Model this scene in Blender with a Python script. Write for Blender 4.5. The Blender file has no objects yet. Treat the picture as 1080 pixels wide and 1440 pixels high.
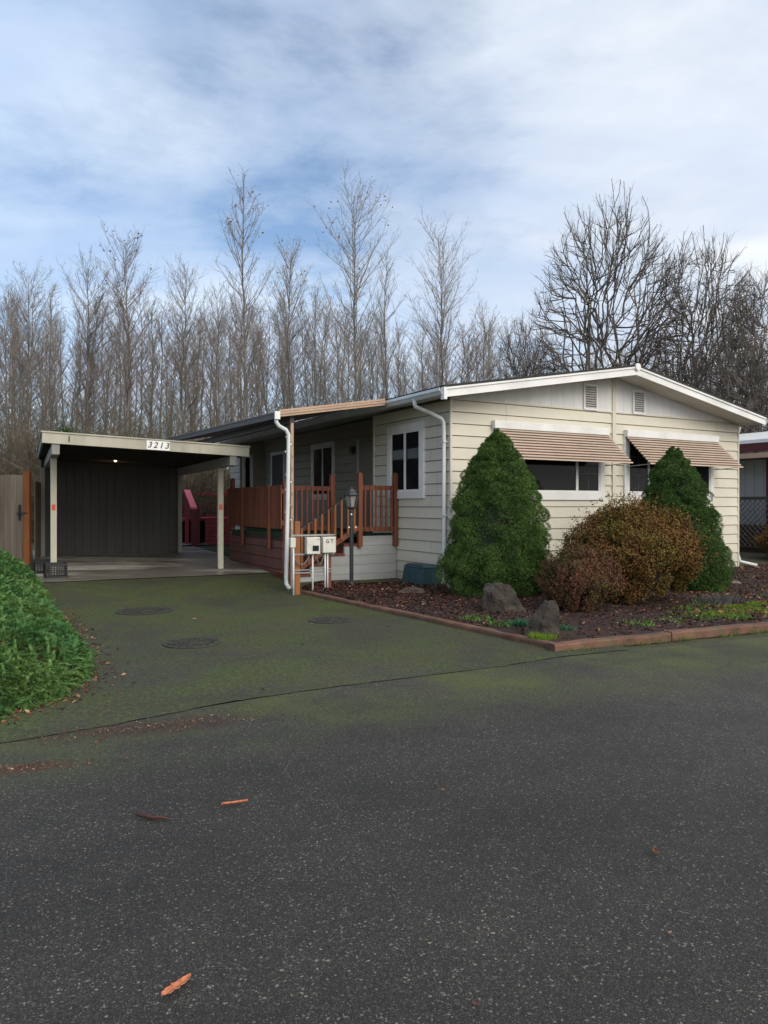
import bpy, math, random
import numpy as np
from mathutils import Vector, Matrix, noise as mnoise
R_ = math.radians
S = bpy.context.scene
COL = S.collection
random.seed(5)

# ------------------------------------------------------------------ helpers
def link(o):
    COL.objects.link(o); return o

def tag(o, label=None, cat=None, group=None, kind=None):
    if label: o['label'] = label
    if cat: o['category'] = cat
    if group: o['group'] = group
    if kind: o['kind'] = kind
    return o

def empty(name, loc=(0, 0, 0), rz=0.0, label=None, cat=None, group=None, kind=None):
    o = bpy.data.objects.new(name, None); link(o)
    o.empty_display_size = .2
    o.location = loc; o.rotation_euler = (0, 0, rz)
    return tag(o, label, cat, group, kind)

class MB:
    def __init__(s): s.v = []; s.f = []
    def add(s, vs, fs):
        n = len(s.v); s.v += [tuple(p) for p in vs]; s.f += [tuple(i + n for i in f) for f in fs]; return s
    def quad(s, a, b, c, d): return s.add([a, b, c, d], [(0, 1, 2, 3)])
    def box(s, x0, x1, y0, y1, z0, z1):
        return s.add([(x0, y0, z0), (x1, y0, z0), (x1, y1, z0), (x0, y1, z0), (x0, y0, z1), (x1, y0, z1), (x1, y1, z1), (x0, y1, z1)],
                     [(0, 3, 2, 1), (4, 5, 6, 7), (0, 1, 5, 4), (1, 2, 6, 5), (2, 3, 7, 6), (3, 0, 4, 7)])
    def hexa(s, p):  # 8 points, bottom ring then top ring
        return s.add(p, [(0, 3, 2, 1), (4, 5, 6, 7), (0, 1, 5, 4), (1, 2, 6, 5), (2, 3, 7, 6), (3, 0, 4, 7)])
    def bar(s, a, b, w, h, up=(0, 0, 1)):
        a = Vector(a); b = Vector(b); d = (b - a).normalized(); u = Vector(up)
        sd = d.cross(u)
        if sd.length < 1e-4: sd = d.cross(Vector((0, 1, 0)))
        sd.normalize(); u = sd.cross(d).normalized()
        sd *= w / 2; u *= h / 2
        return s.hexa([a - sd - u, a + sd - u, b + sd - u, b - sd - u, a - sd + u, a + sd + u, b + sd + u, b - sd + u])
    def tube(s, pts, r, n=10, cap=True):
        pts = [Vector(p) for p in pts]
        rs = r if isinstance(r, (list, tuple)) else [r] * len(pts)
        prev = None; base = len(s.v); ref = None
        for i, p in enumerate(pts):
            if i == 0: d = pts[1] - pts[0]
            elif i == len(pts) - 1: d = pts[-1] - pts[-2]
            else: d = (pts[i + 1] - p).normalized() + (p - pts[i - 1]).normalized()
            d.normalize()
            if ref is None:
                ref = d.orthogonal().normalized()
            ref = (ref - d * ref.dot(d)).normalized()
            b = d.cross(ref)
            for k in range(n):
                a = 2 * math.pi * k / n
                s.v.append(tuple(p + (ref * math.cos(a) + b * math.sin(a)) * rs[i]))
        for i in range(len(pts) - 1):
            for k in range(n):
                k2 = (k + 1) % n
                s.f.append((base + i * n + k, base + i * n + k2, base + (i + 1) * n + k2, base + (i + 1) * n + k))
        if cap:
            s.f.append(tuple(base + k for k in range(n))[::-1])
            e = base + (len(pts) - 1) * n
            s.f.append(tuple(e + k for k in range(n)))
        return s
    def lathe(s, prof, c=(0, 0, 0), n=24):
        base = len(s.v)
        for r, z in prof:
            for k in range(n):
                a = 2 * math.pi * k / n
                s.v.append((c[0] + r * math.cos(a), c[1] + r * math.sin(a), c[2] + z))
        for i in range(len(prof) - 1):
            for k in range(n):
                k2 = (k + 1) % n
                s.f.append((base + i * n + k, base + i * n + k2, base + (i + 1) * n + k2, base + (i + 1) * n + k))
        s.f.append(tuple(base + k for k in range(n))[::-1])
        e = base + (len(prof) - 1) * n
        s.f.append(tuple(e + k for k in range(n)))
        return s
    def build(s, name, m, parent=None, smooth=False, bevel=0, **kw):
        me = bpy.data.meshes.new(name); me.from_pydata(s.v, [], s.f); me.update()
        o = bpy.data.objects.new(name, me); link(o)
        if m: me.materials.append(m)
        if parent: o.parent = parent
        if smooth:
            me.polygons.foreach_set('use_smooth', [True] * len(me.polygons))
        if bevel:
            b = o.modifiers.new('bevel', 'BEVEL'); b.width = bevel; b.segments = 2; b.limit_method = 'ANGLE'; b.angle_limit = R_(40)
        tag(o, **kw)
        return o

def np_mesh(name, V, Fs, m, parent=None, smooth=False, **kw):
    """V (n,3); Fs (m,k) uniform polygons"""
    V = np.asarray(V, dtype=np.float32); Fs = np.asarray(Fs, dtype=np.int32)
    me = bpy.data.meshes.new(name)
    me.vertices.add(len(V)); me.vertices.foreach_set('co', V.ravel())
    k = Fs.shape[1]
    me.loops.add(Fs.size); me.loops.foreach_set('vertex_index', Fs.ravel())
    me.polygons.add(len(Fs)); me.polygons.foreach_set('loop_start', np.arange(0, Fs.size, k, dtype=np.int32))
    me.polygons.foreach_set('loop_total', np.full(len(Fs), k, dtype=np.int32))
    if smooth: me.polygons.foreach_set('use_smooth', np.ones(len(Fs), dtype=bool))
    me.update(calc_edges=True); me.validate()
    if m: me.materials.append(m)
    o = bpy.data.objects.new(name, me); link(o)
    if parent: o.parent = parent
    tag(o, **kw)
    return o

# ------------------------------------------------------------------ materials
class NT:
    def __init__(s, name):
        s.m = bpy.data.materials.new(name); s.m.use_nodes = True
        s.t = s.m.node_tree; s.b = s.t.nodes['Principled BSDF']
    def n(s, typ, **kw):
        nd = s.t.nodes.new(typ)
        for k, v in kw.items():
            if k in nd.inputs.keys(): nd.inputs[k].default_value = v
            else: setattr(nd, k, v)
        return nd
    def l(s, a, b): s.t.links.new(a, b)
    def coords(s, scale=(1, 1, 1), rot=(0, 0, 0), kind='Object'):
        tc = s.n('ShaderNodeTexCoord'); mp = s.n('ShaderNodeMapping')
        mp.inputs['Scale'].default_value = scale; mp.inputs['Rotation'].default_value = rot
        s.l(tc.outputs[kind], mp.inputs[0]); return mp.outputs[0]
    def noise(s, vec, scale, detail=4, rough=.55, dist=0):
        n = s.n('ShaderNodeTexNoise'); n.inputs['Scale'].default_value = scale; n.inputs['Detail'].default_value = detail
        n.inputs['Roughness'].default_value = rough; n.inputs['Distortion'].default_value = dist
        s.l(vec, n.inputs['Vector']); return n.outputs['Fac']
    def ramp(s, fac, stops):
        r = s.n('ShaderNodeValToRGB'); e = r.color_ramp.elements
        while len(e) > 1: e.remove(e[-1])
        for i, (p, c) in enumerate(stops):
            el = e[0] if i == 0 else e.new(p)
            el.position = p; el.color = (c[0], c[1], c[2], 1) if not isinstance(c, (int, float)) else (c, c, c, 1)
        s.l(fac, r.inputs[0]); return r.outputs[0]
    def mix(s, fac, a, b, mode='MIX'):
        m = s.n('ShaderNodeMix', data_type='RGBA', blend_type=mode)
        for sock, v in ((m.inputs[0], fac), (m.inputs[6], a), (m.inputs[7], b)):
            if isinstance(v, (int, float)): sock.default_value = v
            elif isinstance(v, tuple): sock.default_value = (v[0], v[1], v[2], 1)
            else: s.l(v, sock)
        return m.outputs[2]
    def math(s, op, a, b=0.0, clamp=False):
        m = s.n('ShaderNodeMath', operation=op); m.use_clamp = clamp
        for sock, v in ((m.inputs[0], a), (m.inputs[1], b)):
            if isinstance(v, (int, float)): sock.default_value = v
            else: s.l(v, sock)
        return m.outputs[0]
    def bump(s, h, strength=.3, dist=.01):
        b = s.n('ShaderNodeBump'); b.inputs['Strength'].default_value = strength; b.inputs['Distance'].default_value = dist
        s.l(h, b.inputs['Height']); s.l(b.outputs[0], s.b.inputs['Normal'])
    def base(s, c):
        if isinstance(c, tuple): s.b.inputs['Base Color'].default_value = (c[0], c[1], c[2], 1)
        else: s.l(c, s.b.inputs['Base Color'])
    def rough(s, r):
        if isinstance(r, (int, float)): s.b.inputs['Roughness'].default_value = r
        else: s.l(r, s.b.inputs['Roughness'])

def sc(c, k): return tuple(min(1, x * k) for x in c)

def pmat(name, c, var=.25, scale=4, rough=.6, bump=.15, stretch=(1, 1, 1), dirt=None, dirt_amt=.5, metal=0, fine=60):
    t = NT(name); v = t.coords(stretch)
    a = t.noise(v, scale, 5, .6)
    col = t.ramp(a, [(.3, sc(c, 1 - var)), (.7, sc(c, 1 + var * .5))])
    if dirt:
        d = t.noise(v, scale * .45, 6, .7)
        col = t.mix(t.ramp(d, [(.52, 0), (.72, dirt_amt)]), col, dirt)
    f = t.noise(v, fine, 3, .6)
    t.base(col); t.rough(rough); t.bump(f, bump, .01)
    t.b.inputs['Metallic'].default_value = metal
    return t.m

def leafmat(name, stops, rough=.6, big=None):
    t = NT(name); g = t.n('ShaderNodeNewGeometry')
    c = t.ramp(g.outputs['Random Per Island'], stops)
    if big:   # slow hue drift across the plant, and painted clump shade on the spruce
        v = t.coords(); f = t.noise(v, big[0], 3, .5)
        c = t.mix(t.ramp(f, [(big[2], 0), (big[3], 1)]), c, t.ramp(g.outputs['Random Per Island'], big[1]))
    t.base(c); t.rough(max(rough, .8))
    t.b.inputs['Specular IOR Level'].default_value = .10
    return t.m

def lapmat(name, c, board=.21, gloss=.55):
    t = NT(name); v = t.coords()
    a = t.noise(v, .8, 5, .65); b = t.noise(t.coords((1, 1, 14)), 3, 4, .6)
    col = t.ramp(a, [(.25, sc(c, .88)), (.75, sc(c, 1.05))])
    sp = t.n('ShaderNodeSeparateXYZ'); t.l(v, sp.inputs[0])
    row = t.math('FLOOR', t.math('DIVIDE', sp.outputs[2], board))
    wn = t.n('ShaderNodeTexWhiteNoise', noise_dimensions='1D'); t.l(row, wn.inputs['W'])
    col = t.mix(.12, col, t.ramp(wn.outputs[0], [(0, sc(c, .65)), (1, sc(c, 1.2))]))
    col = t.mix(t.ramp(b, [(.5, 0), (.8, .22)]), col, sc(c, .62))
    # splash-back grime close to the ground
    low = t.math('MULTIPLY', t.ramp(t.math('DIVIDE', sp.outputs[2], .55), [(0, 1), (1, 0)]), t.ramp(a, [(.35, .1), (.65, .8)]))
    col = t.mix(low, col, (.17, .15, .10))
    t.base(col); t.rough(gloss); t.bump(t.noise(t.coords((5, 5, 90)), 4, 4, .7), .25, .004)
    return t.m

M = {}
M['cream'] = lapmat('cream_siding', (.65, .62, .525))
M['cream_core'] = pmat('cream_sheathing', (.25, .24, .20), .1, 3, .8)
M['white'] = pmat('white_paint', (.78, .79, .79), .12, 2, .45, .05, dirt=(.40, .40, .36), dirt_amt=.35)
M['gable'] = pmat('gable_paint', (.72, .73, .74), .14, 1.5, .6, .1, (1, 1, .3), dirt=(.40, .40, .38), dirt_amt=.35)
M['soffit'] = pmat('soffit_paint', (.56, .54, .48), .1, 2, .7, .05)
M['gutter'] = pmat('gutter_aluminium', (.66, .70, .71), .12, 3, .35, .04, (1, 1, .4), dirt=(.30, .32, .28), dirt_amt=.4)
M['shingle'] = pmat('dark_shingles', (.035, .033, .035), .4, 8, .9, .5, dirt=(.06, .08, .03))
M['tan'] = pmat('tan_aluminium', (.46, .31, .22), .12, 3, .45, .05, dirt=(.30, .22, .16), dirt_amt=.4)
M['awning_top'] = pmat('awning_slat_brown', (.17, .10, .07), .2, 4, .5, .05)
M['tan_pale'] = pmat('pale_tan_enamel', (.57, .46, .37), .12, 3, .45, .05, dirt=(.34, .26, .2), dirt_amt=.35)
M['brown_dark'] = pmat('dark_brown_metal', (.055, .042, .036), .2, 3, .5, .05)
M['porchwall'] = lapmat('shaded_porch_siding', (.34, .315, .26))  # same cream siding, porch shade put into the darker base colour
M['cedar'] = pmat('stained_cedar', (.20, .062, .03), .45, 6, .62, .35, (1, 1, .12), dirt=(.09, .035, .02), dirt_amt=.7)
M['cedar_dk'] = pmat('weathered_red_stain', (.16, .045, .028), .4, 5, .65, .3, (1, 1, .15), dirt=(.06, .03, .02), dirt_amt=.7)
M['orange_post'] = pmat('orange_stained_post', (.30, .105, .035), .4, 5, .65, .3, (1, 1, .1), dirt=(.12, .05, .025), dirt_amt=.6)
M['redbrown'] = pmat('redbrown_skirt', (.15, .068, .055), .3, 3, .7, .3, (1, 1, .25), dirt=(.08, .045, .035), dirt_amt=.6)
M['greyboard'] = pmat('grey_painted_board', (.40, .41, .41), .12, 3, .6, .2, (.4, .4, 3), dirt=(.27, .28, .25), dirt_amt=.55)
M['green_carpet'] = pmat('green_carpet', (.012, .06, .03), .3, 30, .95, .5)
M['carport'] = pmat('carport_beige', (.44, .42, .345), .2, 3, .65, .2, (1, 1, .3), dirt=(.20, .20, .15), dirt_amt=.6)
M['carport_grey'] = pmat('carport_grey_paint', (.27, .27, .255), .18, 3, .7, .2, (1, 1, .3), dirt=(.16, .16, .13), dirt_amt=.5)
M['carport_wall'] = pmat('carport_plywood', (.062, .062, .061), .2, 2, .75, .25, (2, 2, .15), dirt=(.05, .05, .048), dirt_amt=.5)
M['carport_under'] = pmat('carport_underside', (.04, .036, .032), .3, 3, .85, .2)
M['black'] = pmat('black_plastic', (.010, .011, .014), .2, 8, .45, .1)
M['iron'] = pmat('black_enamel', (.03, .034, .042), .25, 10, .4, .1, dirt=(.08, .07, .06))
M['teal'] = pmat('teal_plastic', (.018, .062, .075), .2, 4, .45, .1, dirt=(.07, .08, .07), dirt_amt=.4)
M['pvc'] = pmat('white_pvc', (.66, .68, .69), .1, 6, .4, .03, dirt=(.35, .35, .3), dirt_amt=.4)
M['boxwhite'] = pmat('offwhite_box', (.62, .63, .57), .12, 9, .5, .05, dirt=(.35, .34, .27), dirt_amt=.5)
M['cable'] = pmat('grey_cable', (.16, .15, .14), .2, 6, .6)
M['steel'] = pmat('galvanised_steel', (.35, .36, .37), .2, 12, .4, .1, metal=.7)
M['ink'] = pmat('black_ink', (.015, .015, .015), .1, 4, .6)
M['lcd'] = pmat('dark_display', (.012, .022, .032), .6, 60, .2, 0)
M['reflector'] = pmat('red_reflector', (.55, .05, .02), .2, 8, .35)
M['fence'] = pmat('weathered_fence', (.21, .18, .15), .4, 4, .8, .4, (2, 2, .15), dirt=(.12, .13, .09), dirt_amt=.5)
M['crimson'] = pmat('crimson_paint', (.22, .016, .028), .25, 4, .55, .15, dirt=(.10, .02, .02))
M['crimson_pink'] = pmat('faded_pink_paint', (.62, .12, .17), .2, 4, .5, .1)
M['maroon'] = pmat('maroon_paint', (.10, .012, .014), .2, 3, .5, .1)
M['greywall'] = pmat('neighbour_paint', (.38, .40, .42), .1, 3, .7, .1)
M['rock'] = pmat('dark_basalt', (.040, .034, .028), .75, 7, .9, 1.0, dirt=(.085, .078, .055), dirt_amt=.9, fine=30)
M['rock_red'] = pmat('brown_grey_stone', (.085, .062, .05), .5, 6, .85, .6, dirt=(.05, .045, .035), dirt_amt=.6, fine=30)
M['timber'] = pmat('weathered_timber', (.16, .080, .052), .5, 5, .85, .8, (1, 1, 1), dirt=(.07, .07, .042), dirt_amt=.7, fine=25)
M['bark'] = pmat('grey_bark', (.20, .19, .165), .4, 3, .9, .5, (1, 1, .2), dirt=(.11, .12, .06), dirt_amt=.5)
M['bark_dk'] = pmat('dark_bark', (.085, .072, .062), .35, 3, .9, .4, (1, 1, .2), dirt=(.08, .09, .045), dirt_amt=.6)
M['twig'] = pmat('poplar_twigs', (.25, .225, .20), .3, 1, .9, .2)
M['twig_red'] = pmat('reddish_twigs', (.21, .175, .155), .3, 1, .9, .2)
M['twig_br'] = pmat('brown_brush', (.125, .105, .075), .35, 1, .9, .2)
M['twig_dk'] = pmat('maple_twigs', (.115, .10, .088), .3, 1, .9, .2)
M['dryleaf'] = leafmat('dry_leaf', [(0, (.10, .06, .03)), (.5, (.18, .10, .05)), (1, (.24, .16, .08))])
M['litter'] = leafmat('litter_leaf', [(0, (.05, .02, .012)), (.5, (.13, .055, .03)), (.85, (.26, .13, .075)), (1, (.42, .27, .18))])
M['chips'] = leafmat('bark_chips', [(0, (.018, .009, .008)), (.45, (.05, .021, .017)), (.8, (.10, .042, .033)), (.95, (.15, .085, .065)), (1, (.30, .2, .16))], .85)
M['orange_leaf'] = pmat('orange_leaf', (.50, .17, .075), .5, 60, .7, .3)
M['brown_twigm'] = pmat('brown_stick', (.07, .025, .018), .4, 30, .8, .4)
M['spruce'] = leafmat('spruce_needles', [(0, (.040, .080, .020)), (.5, (.080, .145, .034)), (.85, (.125, .205, .052)), (1, (.18, .27, .09))], .65,
                      (4.2, [(0, (.034, .070, .018)), (1, (.068, .125, .032))], .44, .56))  # darker clump tones painted in for the shade between lumps
M['spruce_dk'] = leafmat('dark_spruce_needles', [(0, (.030, .064, .018)), (.5, (.058, .112, .030)), (1, (.105, .175, .05))], .65)
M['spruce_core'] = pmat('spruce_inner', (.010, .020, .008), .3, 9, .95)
M['juniper'] = leafmat('juniper_sprays', [(0, (.055, .12, .034)), (.5, (.11, .215, .06)), (.9, (.18, .31, .10)), (1, (.29, .37, .17))], .6,
                       (.9, [(0, (.045, .125, .045)), (1, (.11, .25, .085))], .50, .68))
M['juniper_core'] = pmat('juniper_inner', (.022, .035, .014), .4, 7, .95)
M['juniper_brown'] = leafmat('dead_juniper', [(0, (.10, .045, .02)), (1, (.22, .11, .05))])
M['shrub1'] = leafmat('bronze_leaves', [(0, (.060, .032, .015)), (.3, (.135, .064, .025)), (.6, (.21, .095, .035)), (.85, (.16, .11, .038)), (1, (.10, .105, .03))], .5,
                      (1.6, [(0, (.050, .046, .014)), (.5, (.12, .095, .026)), (1, (.20, .115, .033))], .44, .60))
M['shrub2'] = leafmat('burgundy_leaves', [(0, (.055, .028, .018)), (.5, (.13, .058, .038)), (.8, (.20, .095, .058)), (1, (.12, .10, .045))], .5,
                      (2.5, [(0, (.040, .040, .015)), (1, (.11, .09, .035))], .46, .64))
M['weed'] = leafmat('weed_leaves', [(0, (.04, .09, .02)), (.6, (.08, .17, .035)), (1, (.17, .28, .06))])
M['lime'] = leafmat('lime_grass', [(0, (.08, .15, .015)), (1, (.22, .34, .04))])
M['bluegreen'] = leafmat('bluegreen_leaves', [(0, (.02, .10, .05)), (1, (.06, .22, .11))])
M['lavender'] = leafmat('grey_lavender', [(0, (.06, .06, .06)), (1, (.17, .16, .17))])
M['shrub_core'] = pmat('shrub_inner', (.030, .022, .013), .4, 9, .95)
M['ivy'] = leafmat('evergreen_leaves', [(0, (.02, .06, .012)), (1, (.06, .14, .03))])
M['olive'] = leafmat('olive_brush', [(0, (.05, .055, .03)), (.6, (.11, .12, .06)), (1, (.17, .17, .10))])
M['twigstem'] = pmat('shrub_stem', (.07, .045, .03), .3, 8, .8)
M['iron_rust'] = pmat('cast_iron_cover', (.046, .045, .042), .8, 22, .85, .8, dirt=(.065, .08, .025), dirt_amt=1.0)

def glass(name, tint=(.012, .013, .015), rough=.04):
    t = NT(name); v = t.coords()
    t.base(tint); t.rough(rough); t.bump(t.noise(v, 1.4, 2), .05, .02)
    t.b.inputs['IOR'].default_value = 1.5; t.b.inputs['Specular IOR Level'].default_value = .13
    return t.m
M['glass'] = glass('window_glass')
t = NT('lantern_glass'); t.base((.55, .53, .48)); t.rough(.15); t.b.inputs['Transmission Weight'].default_value = .55; M['lantern_glass'] = t.m
t = NT('bulb_white'); t.base((.85, .85, .85)); t.rough(.15); M['bulb'] = t.m
t = NT('lit_bulb'); t.base((1, .8, .5)); t.b.inputs['Emission Color'].default_value = (1, .62, .3, 1); t.b.inputs['Emission Strength'].default_value = 4.5; M['lit'] = t.m

def asphalt(name, moss=0.0, tone=1.0, road=False):
    t = NT(name); v = t.coords()
    vo = t.n('ShaderNodeTexVoronoi'); vo.inputs['Scale'].default_value = 230; t.l(v, vo.inputs['Vector'])
    sp = t.n('ShaderNodeSeparateColor'); t.l(vo.outputs['Color'], sp.inputs[0])
    k = tone
    col = t.ramp(sp.outputs[0], [(0, (.020 * k, .019 * k, .018 * k)), (.5, (.042 * k, .040 * k, .037 * k)), (.8, (.075 * k, .071 * k, .065 * k)), (.94, (.12 * k, .113 * k, .10 * k)), (1, (.26 * k, .25 * k, .22 * k))])
    hue = t.ramp(sp.outputs[1], [(0, (.97, .97, 1.0)), (.6, (1.02, 1, .96)), (1, (1.14, 1.0, .82))])
    col = t.mix(1.0, col, hue, 'MULTIPLY')
    # binder showing through between the stones
    v2 = t.n('ShaderNodeTexVoronoi'); v2.inputs['Scale'].default_value = 135; t.l(v, v2.inputs['Vector'])
    s2 = t.n('ShaderNodeSeparateColor'); t.l(v2.outputs['Color'], s2.inputs[0])
    col = t.mix(t.ramp(s2.outputs[0], [(.965, 0), (.98, .65)]), col, t.ramp(s2.outputs[1], [(0, (.15, .145, .135)), (.6, (.24, .225, .20)), (1, (.34, .28, .19))]))
    big = t.noise(v, .55, 6, .62)
    col = t.mix(1.0, col, t.ramp(big, [(.3, .66), (.5, 1.0), (.7, 1.32)]), 'MULTIPLY')
    wide = t.noise(t.coords((.35, 1.1, 1), (0, 0, R_(-20))), .5, 5, .6, .8)
    col = t.mix(1.0, col, t.ramp(wide, [(.35, .75), (.5, 1.0), (.65, 1.22)]), 'MULTIPLY')
    mid = t.noise(v, 5.0, 5, .7)
    col = t.mix(1.0, col, t.ramp(mid, [(.3, .82), (.7, 1.15)]), 'MULTIPLY')
    sx = t.n('ShaderNodeSeparateXYZ'); t.l(v, sx.inputs[0])
    x, y = sx.outputs[0], sx.outputs[1]
    if moss:
        mn = t.noise(v, .62, 7, .72, .6); fine = t.noise(v, 26, 6, .85)
        far = t.ramp(t.math('DIVIDE', y, 14.0), [(.30, .12), (.55, .10), (.80, .22), (.95, .16)])
        fac = t.math('ADD', t.math('MULTIPLY', t.math('SUBTRACT', mn, .30), 2.3), far)
        fac = t.math('ADD', fac, t.math('MULTIPLY', t.math('SUBTRACT', fine, .5), 1.1))
        gcol = t.ramp(fine, [(.34, (.010, .013, .004)), (.46, (.040, .054, .007)), (.58, (.090, .122, .012)), (.70, (.19, .24, .028))])
        fac = t.math('ADD', fac, t.math('MULTIPLY', t.math('SUBTRACT', sp.outputs[2], .5), .55))
        hue2 = t.noise(v, 1.7, 4, .6)
        gcol = t.mix(1.0, gcol, t.ramp(hue2, [(.35, (1.15, .92, .9)), (.5, (1, 1, 1)), (.65, (.95, 1.12, .8))]), 'MULTIPLY')
        gcol = t.mix(1.0, gcol, t.ramp(sp.outputs[1], [(0, .4), (.6, .85), (1, 1.6)]), 'MULTIPLY')
        col = t.mix(t.ramp(fac, [(.30, .10), (.90, moss)]), col, gcol)
        brown = t.noise(v, 1.1, 6, .7, .4)
        col = t.mix(t.ramp(brown, [(.56, 0), (.70, .5)]), col, (.050, .036, .022))
    if road:
        # moss creeping over the joint with the drive and along the verge
        d = t.math('SUBTRACT', y, t.math('ADD', t.math('MULTIPLY', x, .45), 5.75))     # signed distance from the verge line
        edge = t.ramp(t.math('ADD', t.math('MULTIPLY', d, .55), 1.0), [(.0, 0), (.35, .0), (1.0, .95)])
        fine = t.noise(v, 42, 4, .7); mn = t.noise(v, .9, 5, .65)
        fac = t.math('MULTIPLY', edge, t.ramp(t.math('ADD', mn, t.math('MULTIPLY', fine, .5)), [(.62, 0), (.9, 1)]))
        col = t.mix(fac, col, t.ramp(fine, [(.3, (.022, .028, .008)), (.7, (.11, .14, .025))]))
        # rust-brown needle stain beside the drive
        def blot(cx, cy, rx, ry, s):
            dx = t.math('DIVIDE', t.math('SUBTRACT', x, cx), rx); dy = t.math('DIVIDE', t.math('SUBTRACT', t.math('SUBTRACT', y, cy), t.math('MULTIPLY', t.math('SUBTRACT', x, cx), .35)), ry)
            rr = t.math('ADD', t.math('MULTIPLY', dx, dx), t.math('MULTIPLY', dy, dy))
            f = t.math('SUBTRACT', t.math('ADD', 1.0, t.math('MULTIPLY', t.math('SUBTRACT', t.noise(v, 3.5, 6, .7), .5), 2.6)), rr)
            return t.ramp(f, [(.1, 0), (.9, s)])
        col = t.mix(blot(-1.55, 4.98, .75, .28, .72), col, (.045, .026, .018))
        col = t.mix(blot(-2.2, 4.15, .55, .12, .75), col, (.075, .038, .022))
    if road:
        lane = t.math('SUBTRACT', y, t.math('MULTIPLY', x, .42))
        for c0_, w0_ in ((4.6, .55), (2.75, .5)):
            dl = t.math('ABSOLUTE', t.math('SUBTRACT', t.math('ADD', lane, t.math('MULTIPLY', t.noise(v, .4, 3), .6)), c0_))
            col = t.mix(t.ramp(t.math('DIVIDE', dl, w0_), [(0, .30), (1, 0)]), col, t.mix(1.0, col, (1.45, 1.42, 1.38), 'MULTIPLY'))
        cv = t.n('ShaderNodeTexVoronoi', feature='DISTANCE_TO_EDGE'); cv.inputs['Scale'].default_value = .38
        wob = t.n('ShaderNodeVectorMath', operation='ADD'); t.l(v, wob.inputs[0])
        nz = t.n('ShaderNodeTexNoise'); nz.inputs['Scale'].default_value = 3.5; nz.inputs['Detail'].default_value = 5; t.l(v, nz.inputs['Vector'])
        scn = t.n('ShaderNodeVectorMath', operation='SCALE'); t.l(nz.outputs['Color'], scn.inputs[0]); scn.inputs['Scale'].default_value = .28; t.l(scn.outputs[0], wob.inputs[1]); t.l(wob.outputs[0], cv.inputs['Vector'])
        ck = t.math('MULTIPLY', t.ramp(cv.outputs['Distance'], [(0, 1), (.0035, 0)]), t.ramp(t.noise(v, .33, 2), [(.5, 0), (.6, .6)]))
        col = t.mix(ck, col, (.012, .012, .011))
    t.base(col); t.rough(t.ramp(sp.outputs[2], [(0, .62), (1, .92)]))
    h = t.math('ADD', vo.outputs['Distance'], t.math('MULTIPLY', sp.outputs[0], .5))
    t.bump(h, .55, .004)
    return t.m
M['road'] = asphalt('road_asphalt', 0, .47, True)
M['drive'] = asphalt('mossy_asphalt', .92, .50)
t = NT('tar_joint'); v = t.coords(); t.base(t.ramp(t.noise(v, 30, 3), [(.3, (.026, .027, .021)), (.7, (.060, .066, .040))])); t.rough(.8); M['tar'] = t.m

t = NT('concrete_slab'); v = t.coords()
c = t.ramp(t.noise(v, 1.6, 6, .65), [(.3, (.27, .25, .21)), (.7, (.46, .43, .37))])
c = t.mix(1.0, c, t.ramp(t.noise(v, 40, 4, .7), [(.3, .8), (.7, 1.15)]), 'MULTIPLY')
wet = t.ramp(t.noise(t.coords((.55, 1.2, 1)), .7, 6, .62, .5), [(.40, 0), (.52, 1)])
c = t.mix(t.math('MULTIPLY', wet, .66), c, (.045, .036, .03))
t.base(c); t.rough(t.ramp(wet, [(0, .85), (1, .35)])); t.bump(t.noise(v, 70, 3), .2, .004); M['slab'] = t.m

t = NT('earth'); v = t.coords()
c = t.ramp(t.noise(v, 2.2, 6, .7), [(.3, (.035, .028, .018)), (.55, (.055, .055, .022)), (.75, (.075, .095, .028))])
c = t.mix(1.0, c, t.ramp(t.noise(v, 30, 4, .7), [(.3, .6), (.7, 1.3)]), 'MULTIPLY')
t.base(c); t.rough(.95); t.bump(t.noise(v, 25, 4), .6, .02); M['earth'] = t.m
t = NT('mulch_soil'); v = t.coords()
c = t.ramp(t.noise(v, 45, 5, .75), [(.3, (.012, .007, .006)), (.55, (.035, .017, .013)), (.8, (.08, .04, .03))])
t.base(c); t.rough(.95); t.bump(t.noise(v, 60, 4), .9, .02); M['mulch'] = t.m

# ------------------------------------------------------------------ frames
TH = math.atan2(.494, .8695)
CO = (1.175, 13.0)
UX = np.array([math.cos(TH), math.sin(TH)]); VX = np.array([-math.sin(TH), math.cos(TH)])
def W(u, v): p = np.array(CO) + u * UX + v * VX; return (float(p[0]), float(p[1]))
TC = math.atan2(.437, .9)
RP = (-3.44, 15.54)

def hq(x, y):
    q = -.437 * x + .9 * y
    def ss(a, b, t):
        t = min(1, max(0, (t - a) / (b - a))); return t * t * (3 - 2 * t)
    return .12 * ss(11.0, 14.2, q) + .10 * ss(13.8, 20, q)

# ------------------------------------------------------------------ camera, world, sun
cam = bpy.data.cameras.new('camera'); co = bpy.data.objects.new('camera', cam); link(co)
co.location = (0, 0, 1.5); co.rotation_euler = (R_(90), 0, 0)
cam.sensor_fit = 'VERTICAL'; cam.sensor_height = 36; cam.lens = 1040 / 1440 * 36
cam.shift_y = -10 / 1440.0
cam.clip_start = .05; cam.clip_end = 2000
S.camera = co
S.view_settings.view_transform = 'Standard'; S.view_settings.look = 'None'; S.view_settings.gamma = 1; S.view_settings.exposure = .20
S.render.resolution_x = 768; S.render.resolution_y = 1024

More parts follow.
